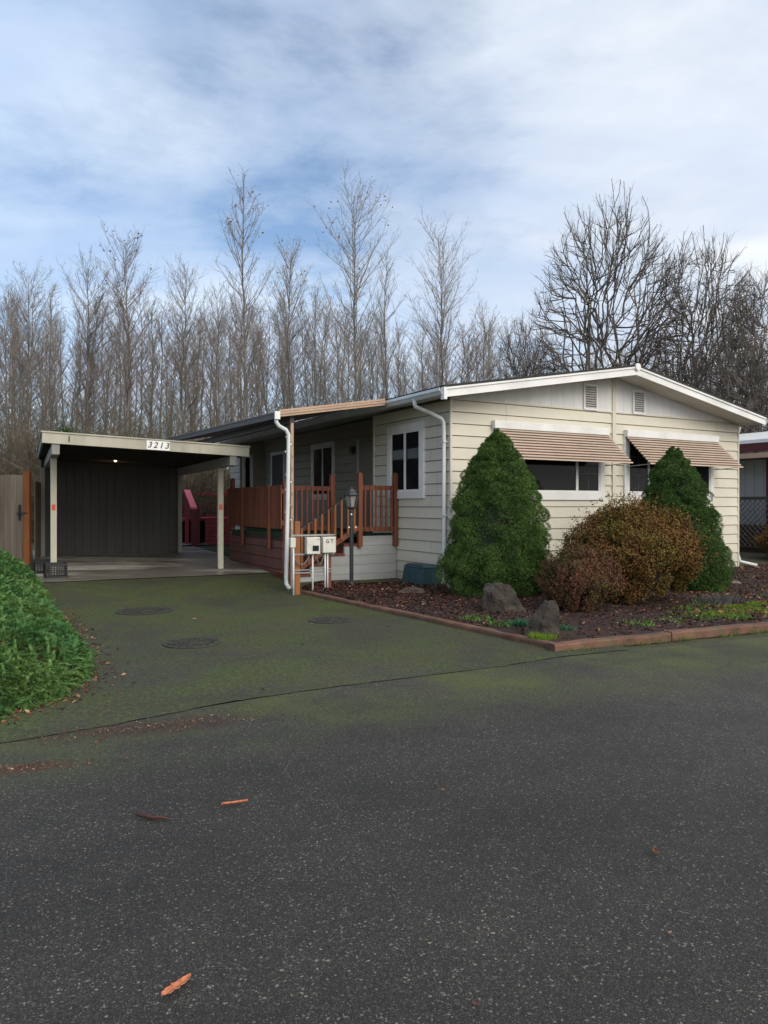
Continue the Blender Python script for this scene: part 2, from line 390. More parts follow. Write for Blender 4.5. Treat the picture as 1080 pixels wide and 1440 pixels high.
SUN_EL, SUN_AZ = R_(30), R_(142)        # azimuth measured from +Y towards +X
w = bpy.data.worlds.new('World'); S.world = w; w.use_nodes = True
nt = w.node_tree; nt.nodes.clear()
class WT(NT):
    def __init__(s, tree): s.t = tree
q = WT(nt)
sky = q.n('ShaderNodeTexSky', sky_type='NISHITA'); sky.sun_disc = False
sky.sun_elevation = SUN_EL; sky.sun_rotation = SUN_AZ; sky.air_density = 1.0; sky.dust_density = .6; sky.ozone_density = 2.0
bg1 = q.n('ShaderNodeBackground'); bg1.inputs['Strength'].default_value = .14; q.l(sky.outputs[0], bg1.inputs[0])
tc = q.n('ShaderNodeTexCoord'); sx = q.n('ShaderNodeSeparateXYZ'); q.l(tc.outputs['Generated'], sx.inputs[0])
zz = q.math('ADD', q.math('MAXIMUM', sx.outputs[2], 0.0), .16)
cx = q.math('DIVIDE', sx.outputs[0], zz); cy = q.math('DIVIDE', sx.outputs[1], zz)
cb = q.n('ShaderNodeCombineXYZ'); q.l(cx, cb.inputs[0]); q.l(cy, cb.inputs[1]); cb.inputs[2].default_value = 3.7
mp = q.n('ShaderNodeMapping'); mp.inputs['Rotation'].default_value = (0, 0, R_(-18)); mp.inputs['Scale'].default_value = (.8, 1.25, 1); mp.inputs['Location'].default_value = (5.1, 2.6, 0)
q.l(cb.outputs[0], mp.inputs[0])
n1 = q.noise(mp.outputs[0], 1.0, 8, .60, .35)
n2 = q.noise(mp.outputs[0], .55, 4, .5, .2)
dens = q.math('ADD', q.math('MULTIPLY', n1, .75), q.math('MULTIPLY', n2, .35))
dens = q.math('ADD', dens, q.math('ADD', q.math('MULTIPLY', sx.outputs[0], .16), .045))           # thicker towards the right
bd = q.n('ShaderNodeVectorMath', operation='DOT_PRODUCT'); q.l(tc.outputs['Generated'], bd.inputs[0]); bd.inputs[1].default_value = Vector((.13, 1, .30)).normalized()
open_ = q.ramp(bd.outputs['Value'], [(.93, 0), (.995, 1)])
dens = q.math('SUBTRACT', dens, q.math('MULTIPLY', open_, .13))
mask = q.ramp(dens, [(.40, .0), (.475, .50), (.56, .86), (.68, 1.0)])
n3 = q.noise(mp.outputs[0], 1.9, 6, .55, .3)
ccol = q.ramp(n3, [(.30, (.57, .67, .83)), (.50, (.68, .75, .86)), (.72, (.88, .91, .94))])
dt = q.n('ShaderNodeVectorMath', operation='DOT_PRODUCT'); q.l(tc.outputs['Generated'], dt.inputs[0])
dt.inputs[1].default_value = (math.sin(SUN_AZ) * math.cos(SUN_EL), math.cos(SUN_AZ) * math.cos(SUN_EL), math.sin(SUN_EL))
ccol = q.mix(q.math('ADD', q.math('MULTIPLY', sx.outputs[0], 1.1), .62, True), q.mix(1.0, ccol, (.78, .90, 1.04), 'MULTIPLY'), ccol)
glow = q.ramp(dt.outputs['Value'], [(.0, 0), (.7, .6), (1, 1)])
ccol = q.mix(glow, ccol, (1.45, 1.38, 1.27))
bg2 = q.n('ShaderNodeBackground'); q.l(ccol, bg2.inputs[0]); bg2.inputs['Strength'].default_value = 1.0
ms = q.n('ShaderNodeMixShader'); q.l(mask, ms.inputs[0]); q.l(bg1.outputs[0], ms.inputs[1]); q.l(bg2.outputs[0], ms.inputs[2])
out = q.n('ShaderNodeOutputWorld'); q.l(ms.outputs[0], out.inputs[0])

sl = bpy.data.lights.new('sun', 'SUN'); sl.energy = 1.5; sl.angle = R_(35); sl.color = (1, .93, .82)
so = bpy.data.objects.new('sun', sl); link(so)
sd = Vector((math.sin(SUN_AZ) * math.cos(SUN_EL), math.cos(SUN_AZ) * math.cos(SUN_EL), math.sin(SUN_EL)))
so.rotation_euler = sd.to_track_quat('Z', 'Y').to_euler(); so.location = (20, -20, 30)

# ------------------------------------------------------------------ ground, road, drive, slab, bed
def grid_ground():
    xs = sorted(set([-400, -150, -60, -30] + [x * 1.0 for x in range(-16, 26)] + [40, 80, 200, 400]))
    ys = sorted(set([-300, -80, -30, -10] + [y * .5 for y in range(0, 60)] + [35, 45, 60, 90, 150, 400]))
    V = []; F = []
    for y in ys:
        for x in xs:
            z = hq(x, y) - .02
            V.append((x, y, z))
    n = len(xs)
    for j in range(len(ys) - 1):
        for i in range(n - 1):
            a = j * n + i; F.append((a, a + 1, a + n + 1, a + n))
    return np_mesh('ground', V, F, M['earth'], kind='structure')
grid_ground()

def lerp_poly(P, t):
    P = np.array(P, float); L = np.r_[0, np.cumsum(np.linalg.norm(np.diff(P, axis=0), axis=1))]; L /= L[-1]
    return np.array([np.interp(t, L, P[:, 0]), np.interp(t, L, P[:, 1])])
def patch(name, A, B, nu, nv, zf, m, **kw):
    V = []; F = []
    for j in range(nv + 1):
        for i in range(nu + 1):
            a = lerp_poly(A, i / nu); b = lerp_poly(B, i / nu); p = a + (b - a) * (j / nv)
            V.append((p[0], p[1], zf(p[0], p[1], i / nu, j / nv)))
    for j in range(nv):
        for i in range(nu):
            a = j * (nu + 1) + i; F.append((a, a + 1, a + nu + 2, a + nu + 1))
    return np_mesh(name, V, F, m, smooth=True, **kw)

SEAM = [(-6.5, 3.25), (-4.2, 4.05), (-2.9, 4.48), (-2.38, 4.66), (-1.86, 5.03), (-1.13, 5.67), (-.35, 6.12), (1.05, 6.84), (1.75, 7.3), (2.6, 7.68)]
patch('driveway', SEAM, [(-10.4, 11.4), (-6.6, 13.2), (-4.4, 14.2), (-1.5, 15.6)], 60, 60, lambda x, y, s, t: hq(x, y) + .004, M['drive'], kind='structure')
far = [(-60, -20)] + SEAM[:-1] + [(4.66, 8.55), (9, 10.5), (60, 33.5)]
patch('road', [(x + 4.0, y - 9.5) for x, y in far], far, 220, 4, lambda x, y, s, t: 0.0, M['road'], kind='structure')
# tarred joint between road and drive
mb = MB(); N = 260; pr = None
for i in range(N + 1):
    p = lerp_poly(SEAM + [(4.66, 8.55), (9, 10.5)], i / N)
    wv = .005 + .030 * abs(mnoise.noise(Vector((i * .13, 3, 0)))) ; off = .03 * mnoise.noise(Vector((i * .4, 0, 0)))
    a = (p[0], p[1] - wv + off, .0062); b = (p[0], p[1] + wv + off, .0062)
    if pr and mnoise.noise(Vector((i * .21, 9, 0))) > -.10: mb.quad(pr[0], a, b, pr[1])
    pr = (a, b)
mb.build('road_joint', M['tar'], kind='structure')

# concrete slab of the carport (local carport frame: x = along the front, y = into the carport)
def CF(x, y): c, s = math.cos(TC), math.sin(TC); return (RP[0] + c * x - s * y, RP[1] + s * x + c * y)
p00, p10, p11, p01 = CF(-3.55, -1.15), CF(.75, -1.15), CF(.9, 7.2), CF(-3.5, 7.2)
patch('carport_slab', [p00, p10], [p01, p11], 20, 40, lambda x, y, s, t: hq(x, y) + .018 + .01 * min(1, t * 8), M['slab'], kind='structure')
# pale path beyond the carport
patch('garden_path', [CF(-2.5, 8.1), CF(1.9, 8.1)], [CF(-2.5, 9.3), CF(1.9, 9.3)], 10, 3, lambda x, y, s, t: hq(x, y) + .03, pmat('path_concrete', (.34, .36, .38), .2, 2, .8), kind='structure')

BO = [(-1.40, 12.55), (1.78, 7.72), (4.66, 8.97), (9.5, 11.15), (14, 13.2)]
BI = [(-1.15, 13.6), (1.2, 13.2), (3.6, 14.4), (8.2, 17.1), (14, 20)]
def bedz(x, y, s=0, t=0):
    k = min(1, t / .08) if t is not None else 1
    return .045 + .05 * k + .035 * mnoise.noise(Vector((x * .9, y * .9, 0))) + .012 * mnoise.noise(Vector((x * 6, y * 6, 0)))
patch('mulch_bed', BO, BI, 140, 70, bedz, M['mulch'], kind='structure')

rng = np.random.default_rng(11)
def rand_rot(n, tilt=.5):
    """random frames: returns (n,3,3) with small tilt from horizontal"""
    az = rng.uniform(0, 2 * np.pi, n); tl = rng.normal(0, tilt, n); rl = rng.normal(0, tilt, n)
    ca, sa = np.cos(az), np.sin(az); ct, st = np.cos(tl), np.sin(tl); cr, sr = np.cos(rl), np.sin(rl)
    Z = np.zeros(n); O = np.ones(n)
    Rz = np.stack([np.stack([ca, -sa, Z], 1), np.stack([sa, ca, Z], 1), np.stack([Z, Z, O], 1)], 1)
    Rx = np.stack([np.stack([O, Z, Z], 1), np.stack([Z, ct, -st], 1), np.stack([Z, st, ct], 1)], 1)
    Ry = np.stack([np.stack([cr, Z, sr], 1), np.stack([Z, O, Z], 1), np.stack([-sr, Z, cr], 1)], 1)
    return Rz @ Rx @ Ry
def scatter_flakes(name, P, size, m, aspect=.5, tilt=.5, parent=None, six=False, **kw):
    """thin bent leaf/chip shapes at points P; 4-gon each"""
    n = len(P); Rm = rand_rot(n, tilt); s = size * rng.uniform(.5, 1.4, n)
    base = np.array([[-1, 0, 0], [0, -aspect, .12], [1, 0, 0], [0, aspect, .12]], float)
    V = np.einsum('nij,kj->nki', Rm, base) * s[:, None, None] + P[:, None, :]
    F = np.arange(n * 4).reshape(n, 4)
    return np_mesh(name, V.reshape(-1, 3), F, m, parent, **kw)
def bed_points(n, smin=0, smax=1, tmin=0, tmax=1, bias=1.0):
    s = rng.uniform(smin, smax, n); t = rng.uniform(0, 1, n) ** bias * (tmax - tmin) + tmin
    P = []
    for a, b in zip(s, t):
        A = lerp_poly(BO, a); B = lerp_poly(BI, a); p = A + (B - A) * b
        P.append((p[0], p[1], bedz(p[0], p[1], a, b) + .008))
    return np.array(P)
scatter_flakes('bark_mulch', bed_points(26000, 0, .85, .015, 1), .024, M['chips'], .42, .45, kind='stuff', label='dark red-brown bark chips covering the planting bed', cat='mulch')
scatter_flakes('bed_leaves', np.concatenate([bed_points(800, 0, .8, .02, 1), bed_points(900, .40, .62, .03, .45)]), .035, M['litter'], .55, .35, kind='stuff', label='dry pinkish brown leaves strewn over the bark bed', cat='fallen leaves')

def pts_in(fn, n, zf=lambda x, y: hq(x, y) + .012):
    P = []
    while len(P) < n:
        x, y = fn(); P.append((x, y, zf(x, y)))
    return np.array(P)
G = random.Random(8)
# litter on the drive and at the road joint
def drv():
    s = G.random(); t = G.random()
    a = lerp_poly(SEAM, s); b = lerp_poly([(-10.4, 11.4), (-6.6, 13.2), (-4.4, 14.2), (-1.5, 15.6)], s); p = a + (b - a) * t; return p[0], p[1]
scatter_flakes('driveway_leaves', pts_in(drv, 130), .022, M['litter'], .5, .2, kind='stuff', label='small scattered leaves on the mossy driveway', cat='fallen leaves')
def pat():
    u, v = G.gauss(0, .42), G.gauss(0, .10); return -1.55 + u, 4.98 + .35 * u + v
def pat2():
    u, v = G.gauss(0, .30), G.gauss(0, .05); return -2.2 + u, 4.15 + .3 * u + v
scatter_flakes('needle_litter', np.concatenate([pts_in(pat, 700), pts_in(pat2, 350)]), .010, M['litter'], .35, .3, kind='stuff', label='rust-brown needle litter in patches at the driveway joint', cat='leaf litter')
def rd(): return G.uniform(-2.4, 5), G.uniform(1.9, 6.4)
scatter_flakes('road_specks', pts_in(rd, 90, lambda x, y: .012), .009, M['litter'], .5, .2, kind='stuff', label='tiny pale leaf bits dotted over the asphalt road', cat='leaf litter')

def GP(px, py, z=0):
    d = (1.5 - z) * 1040 / (py - 710); return ((px - 540) / 1040 * d, d)

# leaves large enough to name
def leaf_mesh(length, width, m, name, label, px, py, rot, jag=True, cat='leaf', group=None, curl=.25):
    x, y = GP(px, py); Rr = random.Random(px)
    n = 22; vs = []
    for i in range(n + 1):
        t = i / n; wdt = width * (math.sin(math.pi * min(1, max(0, t ** .85))) ** .75 + .02) * (1 + Rr.uniform(-.30, .30) * jag)
        z = .006 + curl * length * .25 * (t - .4) ** 2 + .004
        bow = .10 * width * math.sin(3 * t + px); vs += [((t - .5) * length, bow - wdt / 2 * Rr.uniform(.7, 1.2), z + .006), ((t - .5) * length, bow, z), ((t - .5) * length + Rr.uniform(-.002, .003), bow + wdt / 2 * Rr.uniform(.7, 1.2), z + .008)]
    mb = MB(); fs = []
    for i in range(n):
        a = i * 3; fs += [(a, a + 3, a + 4, a + 1), (a + 1, a + 4, a + 5, a + 2)]
    mb.add(vs, fs)
    o = mb.build(name, m, label=label, cat=cat, group=group); o.location = (x, y, .004); o.rotation_euler = (0, 0, rot)
    sm = o.modifiers.new('thick', 'SOLIDIFY'); sm.thickness = .002
    return o
leaf_mesh(.115, .030, M['orange_leaf'], 'fallen_leaf', 'bright orange serrated leaf lying nearest to the camera on the road', 248, 1393, R_(58), curl=.1)
leaf_mesh(.13, .013, M['orange_leaf'], 'fallen_leaf', 'narrow orange leaf on the road right of the dark stick', 330, 1133, R_(18))
leaf_mesh(.05, .022, M['litter'], 'fallen_leaf', 'small tan leaf alone on the right half of the road', 921, 1202, R_(70))
x, y = GP(213, 1153); mb = MB()
mb.tube([(-.085, .03, .012), (-.04, .012, .016), (0, 0, .012), (.05, -.012, .018), (.09, -.01, .01)], [.004, .008, .009, .007, .004], 7)
for i in range(6): mb.tube([(-.06 + i * .025, .015 - i * .005, .016), (-.05 + i * .025, .022 - i * .006, .026)], [.004, .002], 5)
o = mb.build('fallen_stick', M['brown_twigm'], smooth=True, label='dark reddish brown broken twig lying on the grey road', cat='stick'); o.location = (x, y, 0)

# ------------------------------------------------------------------ timbers round the bed
TR = random.Random(3)
def timber(a, b, wd, ht, label, z0=-.01):
    a = Vector((a[0], a[1], 0)); b = Vector((b[0], b[1], 0)); L = (b - a).length
    n = max(6, int(L / .12)); mb = MB(); ring = []
    for i in range(n + 1):
        x = L * i / n; jx = mnoise.noise(Vector((x * 2, a.x * 9, 0))) * .012
        w0 = wd / 2 * (1 + .12 * mnoise.noise(Vector((x * 5, 2, a.x)))); h0 = ht * (1 + .16 * mnoise.noise(Vector((x * 4, 7, a.y))))
        ring.append([(x, -w0 + jx, z0), (x, w0 + jx, z0), (x, w0 + jx, h0 - .012), (x, w0 * .8 + jx, h0), (x, -w0 * .8 + jx, h0), (x, -w0 + jx, h0 - .018)])
    vs = [p for r in ring for p in r]; fs = []
    for i in range(n):
        for k in range(6):
            k2 = (k + 1) % 6; fs.append((i * 6 + k, i * 6 + k2, (i + 1) * 6 + k2, (i + 1) * 6 + k))
    fs += [tuple(range(6))[::-1], tuple(n * 6 + k for k in range(6))]
    mb.add(vs, fs)
    o = mb.build('edging_timber', M['timber'], label=label, cat='edging timber', group='timbers edging the bark bed')
    o.location = a; o.rotation_euler = (0, 0, math.atan2(b.y - a.y, b.x - a.x))
timber((-1.38, 12.50), (-.12, 10.58), .11, .058, 'red-brown edging timber running from the utility posts along the driveway')
timber((-.10, 10.55), (.86, 9.10), .11, .06, 'red-brown edging timber in the middle of the driveway side of the bed')
timber((.88, 9.07), (1.80, 7.66), .11, .062, 'red-brown edging timber ending at the bed corner by the upright rock')
timber((1.72, 7.60), (3.15, 8.25), .13, .078, 'weathered edging timber along the road starting at the bed corner')
timber((3.17, 8.26), (5.6, 9.35), .13, .085, 'weathered edging timber along the road in front of the lime green grass')
timber((5.62, 9.36), (8.0, 10.45), .13, .085, 'weathered edging timber along the road running out past the bed')

# ------------------------------------------------------------------ HOUSE
HC = (CO[0], CO[1], 0)
house = empty('mobile_home', HC, TH, 'cream single-storey manufactured home with low white gable and lap siding', 'house')
ZL = 3.36          # top of the lap siding
B = .21
def laps(mb, a0, a1, fn, z0=0.0, z1=ZL, lip=.024, gap=.013):
    """fn(a,out,z) -> local point"""
    z = z0; k = 0
    while z < z1 - .02:
        zt = min(z + B, z1)
        seams = [a0, a1]
        pts = [(lip, z), (.004, zt - gap), (-.02, zt - gap), (-.02, z), ]
        vs = [fn(a0, o_, z_) for o_, z_ in pts] + [fn(a1, o_, z_) for o_, z_ in pts]
        mb.add(vs, [(0, 4, 5, 1), (1, 5, 6, 2), (3, 7, 4, 0), (0, 1, 2, 3), (7, 6, 5, 4)])
        z = zt; k += 1
Wd = 7.95; VL = 12.3; RS, RE, RU = 2.77, 11.4, .8
OV = .60; EL = .53; ER = .12
for a0_, a1_, fn_ in ((0, Wd, lambda a, o_, z: (a, -o_, z)), (0, RS, lambda a, o_, z: (-o_, a, z)),
                      (RE, VL, lambda a, o_, z: (-o_, a, z)), (0, VL, lambda a, o_, z: (Wd + o_, a, z))):
    mb = MB(); laps(mb, a0_, a1_, fn_); mb.build('wall', M['cream'], house)
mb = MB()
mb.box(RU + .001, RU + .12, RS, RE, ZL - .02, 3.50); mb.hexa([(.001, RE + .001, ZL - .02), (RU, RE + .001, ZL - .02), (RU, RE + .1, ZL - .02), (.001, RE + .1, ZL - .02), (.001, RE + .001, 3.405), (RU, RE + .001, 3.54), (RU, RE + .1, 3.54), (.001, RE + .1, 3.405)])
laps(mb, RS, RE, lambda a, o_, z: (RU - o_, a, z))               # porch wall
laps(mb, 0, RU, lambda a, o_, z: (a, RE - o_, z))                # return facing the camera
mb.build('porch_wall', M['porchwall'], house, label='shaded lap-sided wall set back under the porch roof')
mb = MB()
mb.box(.02, Wd - .02, .02, RS, 0, ZL + .02); mb.box(RU + .02, Wd - .022, RS + .002, RE - .002, 0, ZL + .018); mb.box(.022, Wd - .024, RE + .02, VL, 0, ZL + .016)
mb.build('inner_wall', M['cream_core'], house)
JR = random.Random(12)
mb = MB()
for k in range(16):
    z = k * B
    for a in (JR.choice([1.22, 2.44, 3.1]), JR.choice([4.9, 6.1, 7.2])):
        mb.hexa([(a, -.0255, z + .002), (a + .004, -.0255, z + .002), (a + .004, -.0, z + .002), (a, -.0, z + .002), (a, -.006, z + B - .016), (a + .004, -.006, z + B - .016), (a + .004, 0, z + B - .016), (a, 0, z + B - .016)])
    a = JR.choice([.4, .62, 2.3])
    mb.hexa([(-.0255, a, z + .002), (-.0, a, z + .002), (-.0, a + .004, z + .002), (-.0255, a + .004, z + .002), (-.006, a, z + B - .016), (0, a, z + B - .016), (0, a + .004, z + B - .016), (-.006, a + .004, z + B - .016)])
mb.build('siding_joint', M['cream_core'], house, kind='stuff')
# corner strips and marriage-line batten
for b_ in ((-.03, .012, -.03, .012, 0, ZL), (Wd - .012, Wd + .03, -.03, .012, 0, ZL), (-.03, .012, RS - .012, RS + .028, .8, ZL)):
    MB().box(*b_).build('corner_trim', M['cream'], house, bevel=.004)
MB().box(3.925, 4.02, -.045, .01, 0, 4.02).build('batten', M['cream'], house, bevel=.005)
# gable
def zs(u):   # soffit height
    return 4.07 - .168 * (3.975 - u) if u < 3.975 else 4.07 - .186 * (u - 3.975)
mb = MB(); u = 0.0
while u < Wd - .01:
    u2 = min(u + .29, Wd)
    if u < 3.975 < u2: u2 = 3.975
    a, b = u + .002, u2 - .002
    zb = ZL + .03
    if zs(b) > zb + .005 or zs(a) > zb + .005:
        mb.hexa([(a, -.018, zb), (b, -.018, zb), (b, .0, zb), (a, .0, zb), (a, -.018, max(zs(a), zb + .002)), (b, -.018, max(zs(b), zb + .002)), (b, 0, max(zs(b), zb + .002)), (a, 0, max(zs(a), zb + .002))])
    u = u2
mb.build('gable_panel', M['gable'], house)
MB().add([(0.0, -.010, ZL), (Wd, -.010, ZL), (Wd, -.010, zs(Wd)), (3.975, -.010, zs(3.975)), (0, -.010, zs(0))], [(0, 1, 2, 3, 4)]).build('gable_backing', M['gable'], house)
MB().box(-.03, Wd + .03, -.036, .0, ZL - .004, ZL + .03).build('gable_ledge', M['cream'], house)
# vents
for (u0, u1, z0, z1) in ((3.13, 3.50, 3.37, 3.88), (4.50, 4.86, 3.37, 3.86)):
    fr = MB()
    for a, b, c, d in ((u0, u1, z0, z0 + .035), (u0, u1, z1 - .035, z1), (u0, u0 + .035, z0 + .035, z1 - .035), (u1 - .035, u1, z0 + .035, z1 - .035)):
        fr.box(a, b, -.058, -.02, c, d)
    f = fr.build('gable_vent', M['white'], house)
    lv = MB(); n = 10
    for i in range(n):
        z = z0 + .05 + (z1 - z0 - .09) * i / (n - 1)
        lv.bar((u0 + .03, -.036, z), (u1 - .03, -.036, z), .034, .006, (0, .7, .7))
    lv.build('louvre', M['white'], f)
    MB().box(u0 + .01, u1 - .01, -.03, -.02, z0 + .01, z1 - .01).build('vent_backing', M['brown_dark'], f)
# roof
T = .15
def roofslab(mb, z_off0, z_off1, y0, y1, el=EL, er=ER, pr=0):
    ul, ur = -el - pr, Wd + er + pr
    for a, b in ((ul, 3.975), (3.975, ur)):
        mb.hexa([(a, y0, zs(a) + z_off0), (b, y0, zs(b) + z_off0), (b, y1, zs(b) + z_off0), (a, y1, zs(a) + z_off0),
                 (a, y0, zs(a) + z_off1), (b, y0, zs(b) + z_off1), (b, y1, zs(b) + z_off1), (a, y1, zs(a) + z_off1)])
roof = empty('roof'); roof.parent = house
mb = MB(); roofslab(mb, 0, T - .02, -OV + .03, VL + .3); mb.build('soffit', M['soffit'], roof)
mb = MB(); roofslab(mb, T - .018, T + .022, -OV - .03, VL + .33, pr=.03)
mb.build('shingles', M['shingle'], roof)
mb = MB(); roofslab(mb, T - .055, T - .02, -OV - .028, -OV + .028); roofslab(mb, -.03, T - .057, -OV - .006, -OV + .026)
mb.build('barge_board', M['white'], roof)
# ridge cap end
MB().tube([(3.975, -OV - .05, 4.07 + T - .02), (3.975, VL + .34, 4.07 + T - .02)], .06, 12).build('ridge_cap', M['shingle'], roof, smooth=True)
MB().tube([(3.975, -OV - .055, 4.07 + T - .03), (3.975, -OV - .005, 4.07 + T - .03)], .07, 16).build('ridge_end_cap', M['white'], roof)
# gutters
def gutter(u, sgn, y0, y1, z):
    mb = MB(); w_ = .11; h = .115
    prof = [(0, 0), (0, -h), (.5 * w_, -h), (.85 * w_, -.055), (w_, -.05), (w_, 0), (w_ - .01, 0), (w_ - .012, -.045), (.5 * w_, -h + .01), (.01, -h + .01), (.01, 0)]
    n = len(prof)
    for y in (y0, y1): mb.v += [(u + sgn * a, y, z + b) for a, b in prof]
    for k in range(n):
        k2 = (k + 1) % n; mb.f.append((k, k2, n + k2, n + k))
    mb.f.append(tuple(range(n))); mb.f.append(tuple(range(n, 2 * n))[::-1])
    mb.build('gutter', M['gutter'], house)
gutter(-EL - .005, -1, -OV - .0, VL + .3, zs(-EL) + T - .03)
gutter(Wd + ER + .005, 1, -OV - .0, VL + .3, zs(Wd + ER) + T - .03)
MB().box(-EL - .05, -EL + .01, -OV - .045, -OV + .05, zs(-EL) - .07, zs(-EL) + T - .02).build('barge_end', M['white'], roof)
# downspouts
def spout(pts, r=.038, name='downspout'):
    P = []
    for i, p in enumerate(pts):
        P.append(p)
    mb = MB().tube(P, r, 12); o = mb.build(name, M['gutter'], house, smooth=True)
    sp = MB()
    return o
sp = spout([(-.58, .27, 3.36), (-.58, .27, 3.26), (-.56, .27, 3.22), (-.30, .20, 3.12), (-.115, .12, 3.02), (-.075, .11, 2.95), (-.07, .11, 2.85), (-.07, .11, .16), (-.12, .09, .1)])
for z in (2.6, 1.3): MB().box(-.112, -.024, .062, .158, z, z + .03).build('strap', M['gutter'], sp)
sp = spout([(Wd + .22, .1, 3.30), (Wd + .19, .1, 3.22), (Wd + .07, .06, 3.08), (Wd + .06, .05, 3.0), (Wd + .06, .05, .4), (Wd + .10, .0, .2), (Wd + .35, -.25, .12)])
# windows --------------------------------------------------------------
def window(fn, a0, a1, z0, z1, trim, sill, mull, head=None, grid=None, depth=.055):
    """fn(a,out,z); glass area a0..a1,z0..z1"""
    def bx(mb, x0, x1, o0, o1, c0, c1):
        mb.hexa([fn(x0, o0, c0), fn(x1, o0, c0), fn(x1, o1, c0), fn(x0, o1, c0), fn(x0, o0, c1), fn(x1, o0, c1), fn(x1, o1, c1), fn(x0, o1, c1)])
    head = trim if head is None else head
    w_ = empty('window'); w_.parent = house
    mb = MB()
    bx(mb, a0 - trim, a1 + trim, 0, depth, z0 - sill, z0); bx(mb, a0 - trim, a1 + trim, 0, depth, z1, z1 + head)
    bx(mb, a0 - trim, a0, 0, depth - .003, z0, z1); bx(mb, a1, a1 + trim, 0, depth - .003, z0, z1)
    mb.build('frame', M['white'], w_, bevel=.004)
    mb = MB(); f = .035
    bx(mb, a0, a1, 0, .042, z0, z0 + f); bx(mb, a0, a1, 0, .042, z1 - f, z1)
    bx(mb, a0, a0 + f, 0, .041, z0 + f, z1 - f); bx(mb, a1 - f, a1, 0, .041, z0 + f, z1 - f)
    for m_ in mull: bx(mb, m_ - .03, m_ + .03, 0, .044, z0 + f, z1 - f)
    mb.build('sash', M['white'], w_)
    mb = MB(); bx(mb, a0 + .01, a1 - .01, .006, .029, z0 + .01, z1 - .01); mb.build('glass', M['glass'], w_)
    if grid:
        mb = MB(); g0, g1, nx, nz = grid
        for i in range(1, nx): a = g0 + (g1 - g0) * i / nx; bx(mb, a - .006, a + .006, .029, .032, z0 + f, z1 - f)
        for i in range(1, nz): c = z0 + (z1 - z0) * i / nz; bx(mb, g0, g1, .0292, .0315, c - .006, c + .006)
        mb.build('far_window_grid', M['dim'], w_)  # bars stand in for a far window's grid showing in the glass
    return w_
M['dim'] = pmat('far_grid_grey', (.07, .075, .08), .2, 4, .5)
fr = lambda a, o_, z: (a, -o_ - .0, z)
window(fr, 1.02, 3.57, 1.745, 2.86, .125, .15, [1.62, 2.96], grid=(3.0, 3.53, 2, 3))
window(fr, 4.38, 6.94, 1.745, 2.86, .125, .15, [4.98, 6.34], grid=(4.42, 4.95, 2, 3))
sd_ = lambda a, o_, z: (-o_, a, z)
window(sd_, .96, 2.03, 1.76, 2.92, .14, .14, [1.5])
ps = lambda a, o_, z: (RU - o_, a, z)
window(ps, 6.4, 7.6, 1.75, 3.02, .11, .12, [7.0])
rt = lambda a, o_, z: (a, RE - o_, z)
window(rt, .12, .34, 1.7, 3.0, .06, .06, [])
# front door on the porch wall
dr = MB().box(RU - .05, RU - .01, 9.7, 10.62, .93, 3.0).build('door', M['brown_dark'], house)
mb = MB(); mb.box(RU - .06, RU - .01, 9.6, 9.7, .93, 3.1); mb.box(RU - .06, RU - .01, 10.62, 10.72, .93, 3.1); mb.box(RU - .06, RU - .01, 9.7, 10.62, 3.0, 3.1)
mb.build('door_frame', M['white'], dr)
MB().tube([(RU - .05, 9.8, 1.95), (RU - .10, 9.8, 1.95)], .025, 8).build('door_knob', M['steel'], dr, smooth=True)
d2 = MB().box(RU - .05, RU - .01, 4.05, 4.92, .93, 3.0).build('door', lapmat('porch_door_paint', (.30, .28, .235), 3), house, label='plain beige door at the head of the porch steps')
mb = MB(); mb.box(RU - .055, RU - .01, 4.0, 4.05, .93, 3.06); mb.box(RU - .055, RU - .01, 4.92, 5.0, .93, 3.06); mb.build('door_frame', M['cream'], d2)
# porch lamp
pl = empty('porch_lamp'); pl.parent = house
mb = MB().box(RU - .13, RU - .03, 5.15, 5.27, 2.75, 2.9); mb.build('lamp_body', M['iron'], pl, bevel=.01)
MB().tube([(RU - .08, 5.21, 2.75), (RU - .08, 5.21, 2.70)], [.05, .03], 10).build('lamp_glass', M['lantern_glass'], pl)

# awnings ---------------------------------------------------------------
def awning(a0, a1, label):
    w_ = empty('window_awning'); w_.parent = house; w_['label'] = label
    MB().box(a0, a1, -.125, -.026, 2.885, 3.03).build('awning_header', M['white'], w_, bevel=.008)
    n = 11; mb = MB(); ed = MB()
    for i in range(n):
        t_ = i / (n - 1); o_ = -.10 - .58 * t_; z = 2.875 - .55 * t_
        sl_ = .015
        mb.hexa([(a0 + .02, o_ + .085, z + .030), (a1 + .03, o_ + .085, z + .030), (a1 + .03, o_, z - .006), (a0 + .02, o_, z - .006),
                 (a0 + .02, o_ + .085, z + .034), (a1 + .03, o_ + .085, z + .034), (a1 + .03, o_, z - .002), (a0 + .02, o_, z - .002)])
        ed.box(a0 + .018, a1 + .032, o_ - .005, o_ + .001, z - .023, z + .002)
    mb.build('slat', M['awning_top'], w_); ed.build('slat_lip', M['tan_pale'], w_)
    for a in (a0 + .12, (a0 + a1) / 2, a1 - .12):
        MB().bar((a, -.06, 2.86), (a, -.66, 2.30), .025, .02).build('rib', M['brown_dark'], w_)
    for a in (a0 + .06, a1 - .04):
        MB().tube([(a, -.03, 2.28), (a, -.64, 2.31)], .008, 6).build('support_rod', M['steel'], w_)
awning(.88, 3.76, 'tan slatted aluminium awning behind the tall left spruce')
awning(4.26, 7.14, 'tan slatted aluminium awning above the right front window')
# white hose bib/cable runs on the side wall
MB().tube([(-.035, 2.4, .95), (-.035, 2.4, 1.6)], .01, 6).build('cable', M['cable'], house)

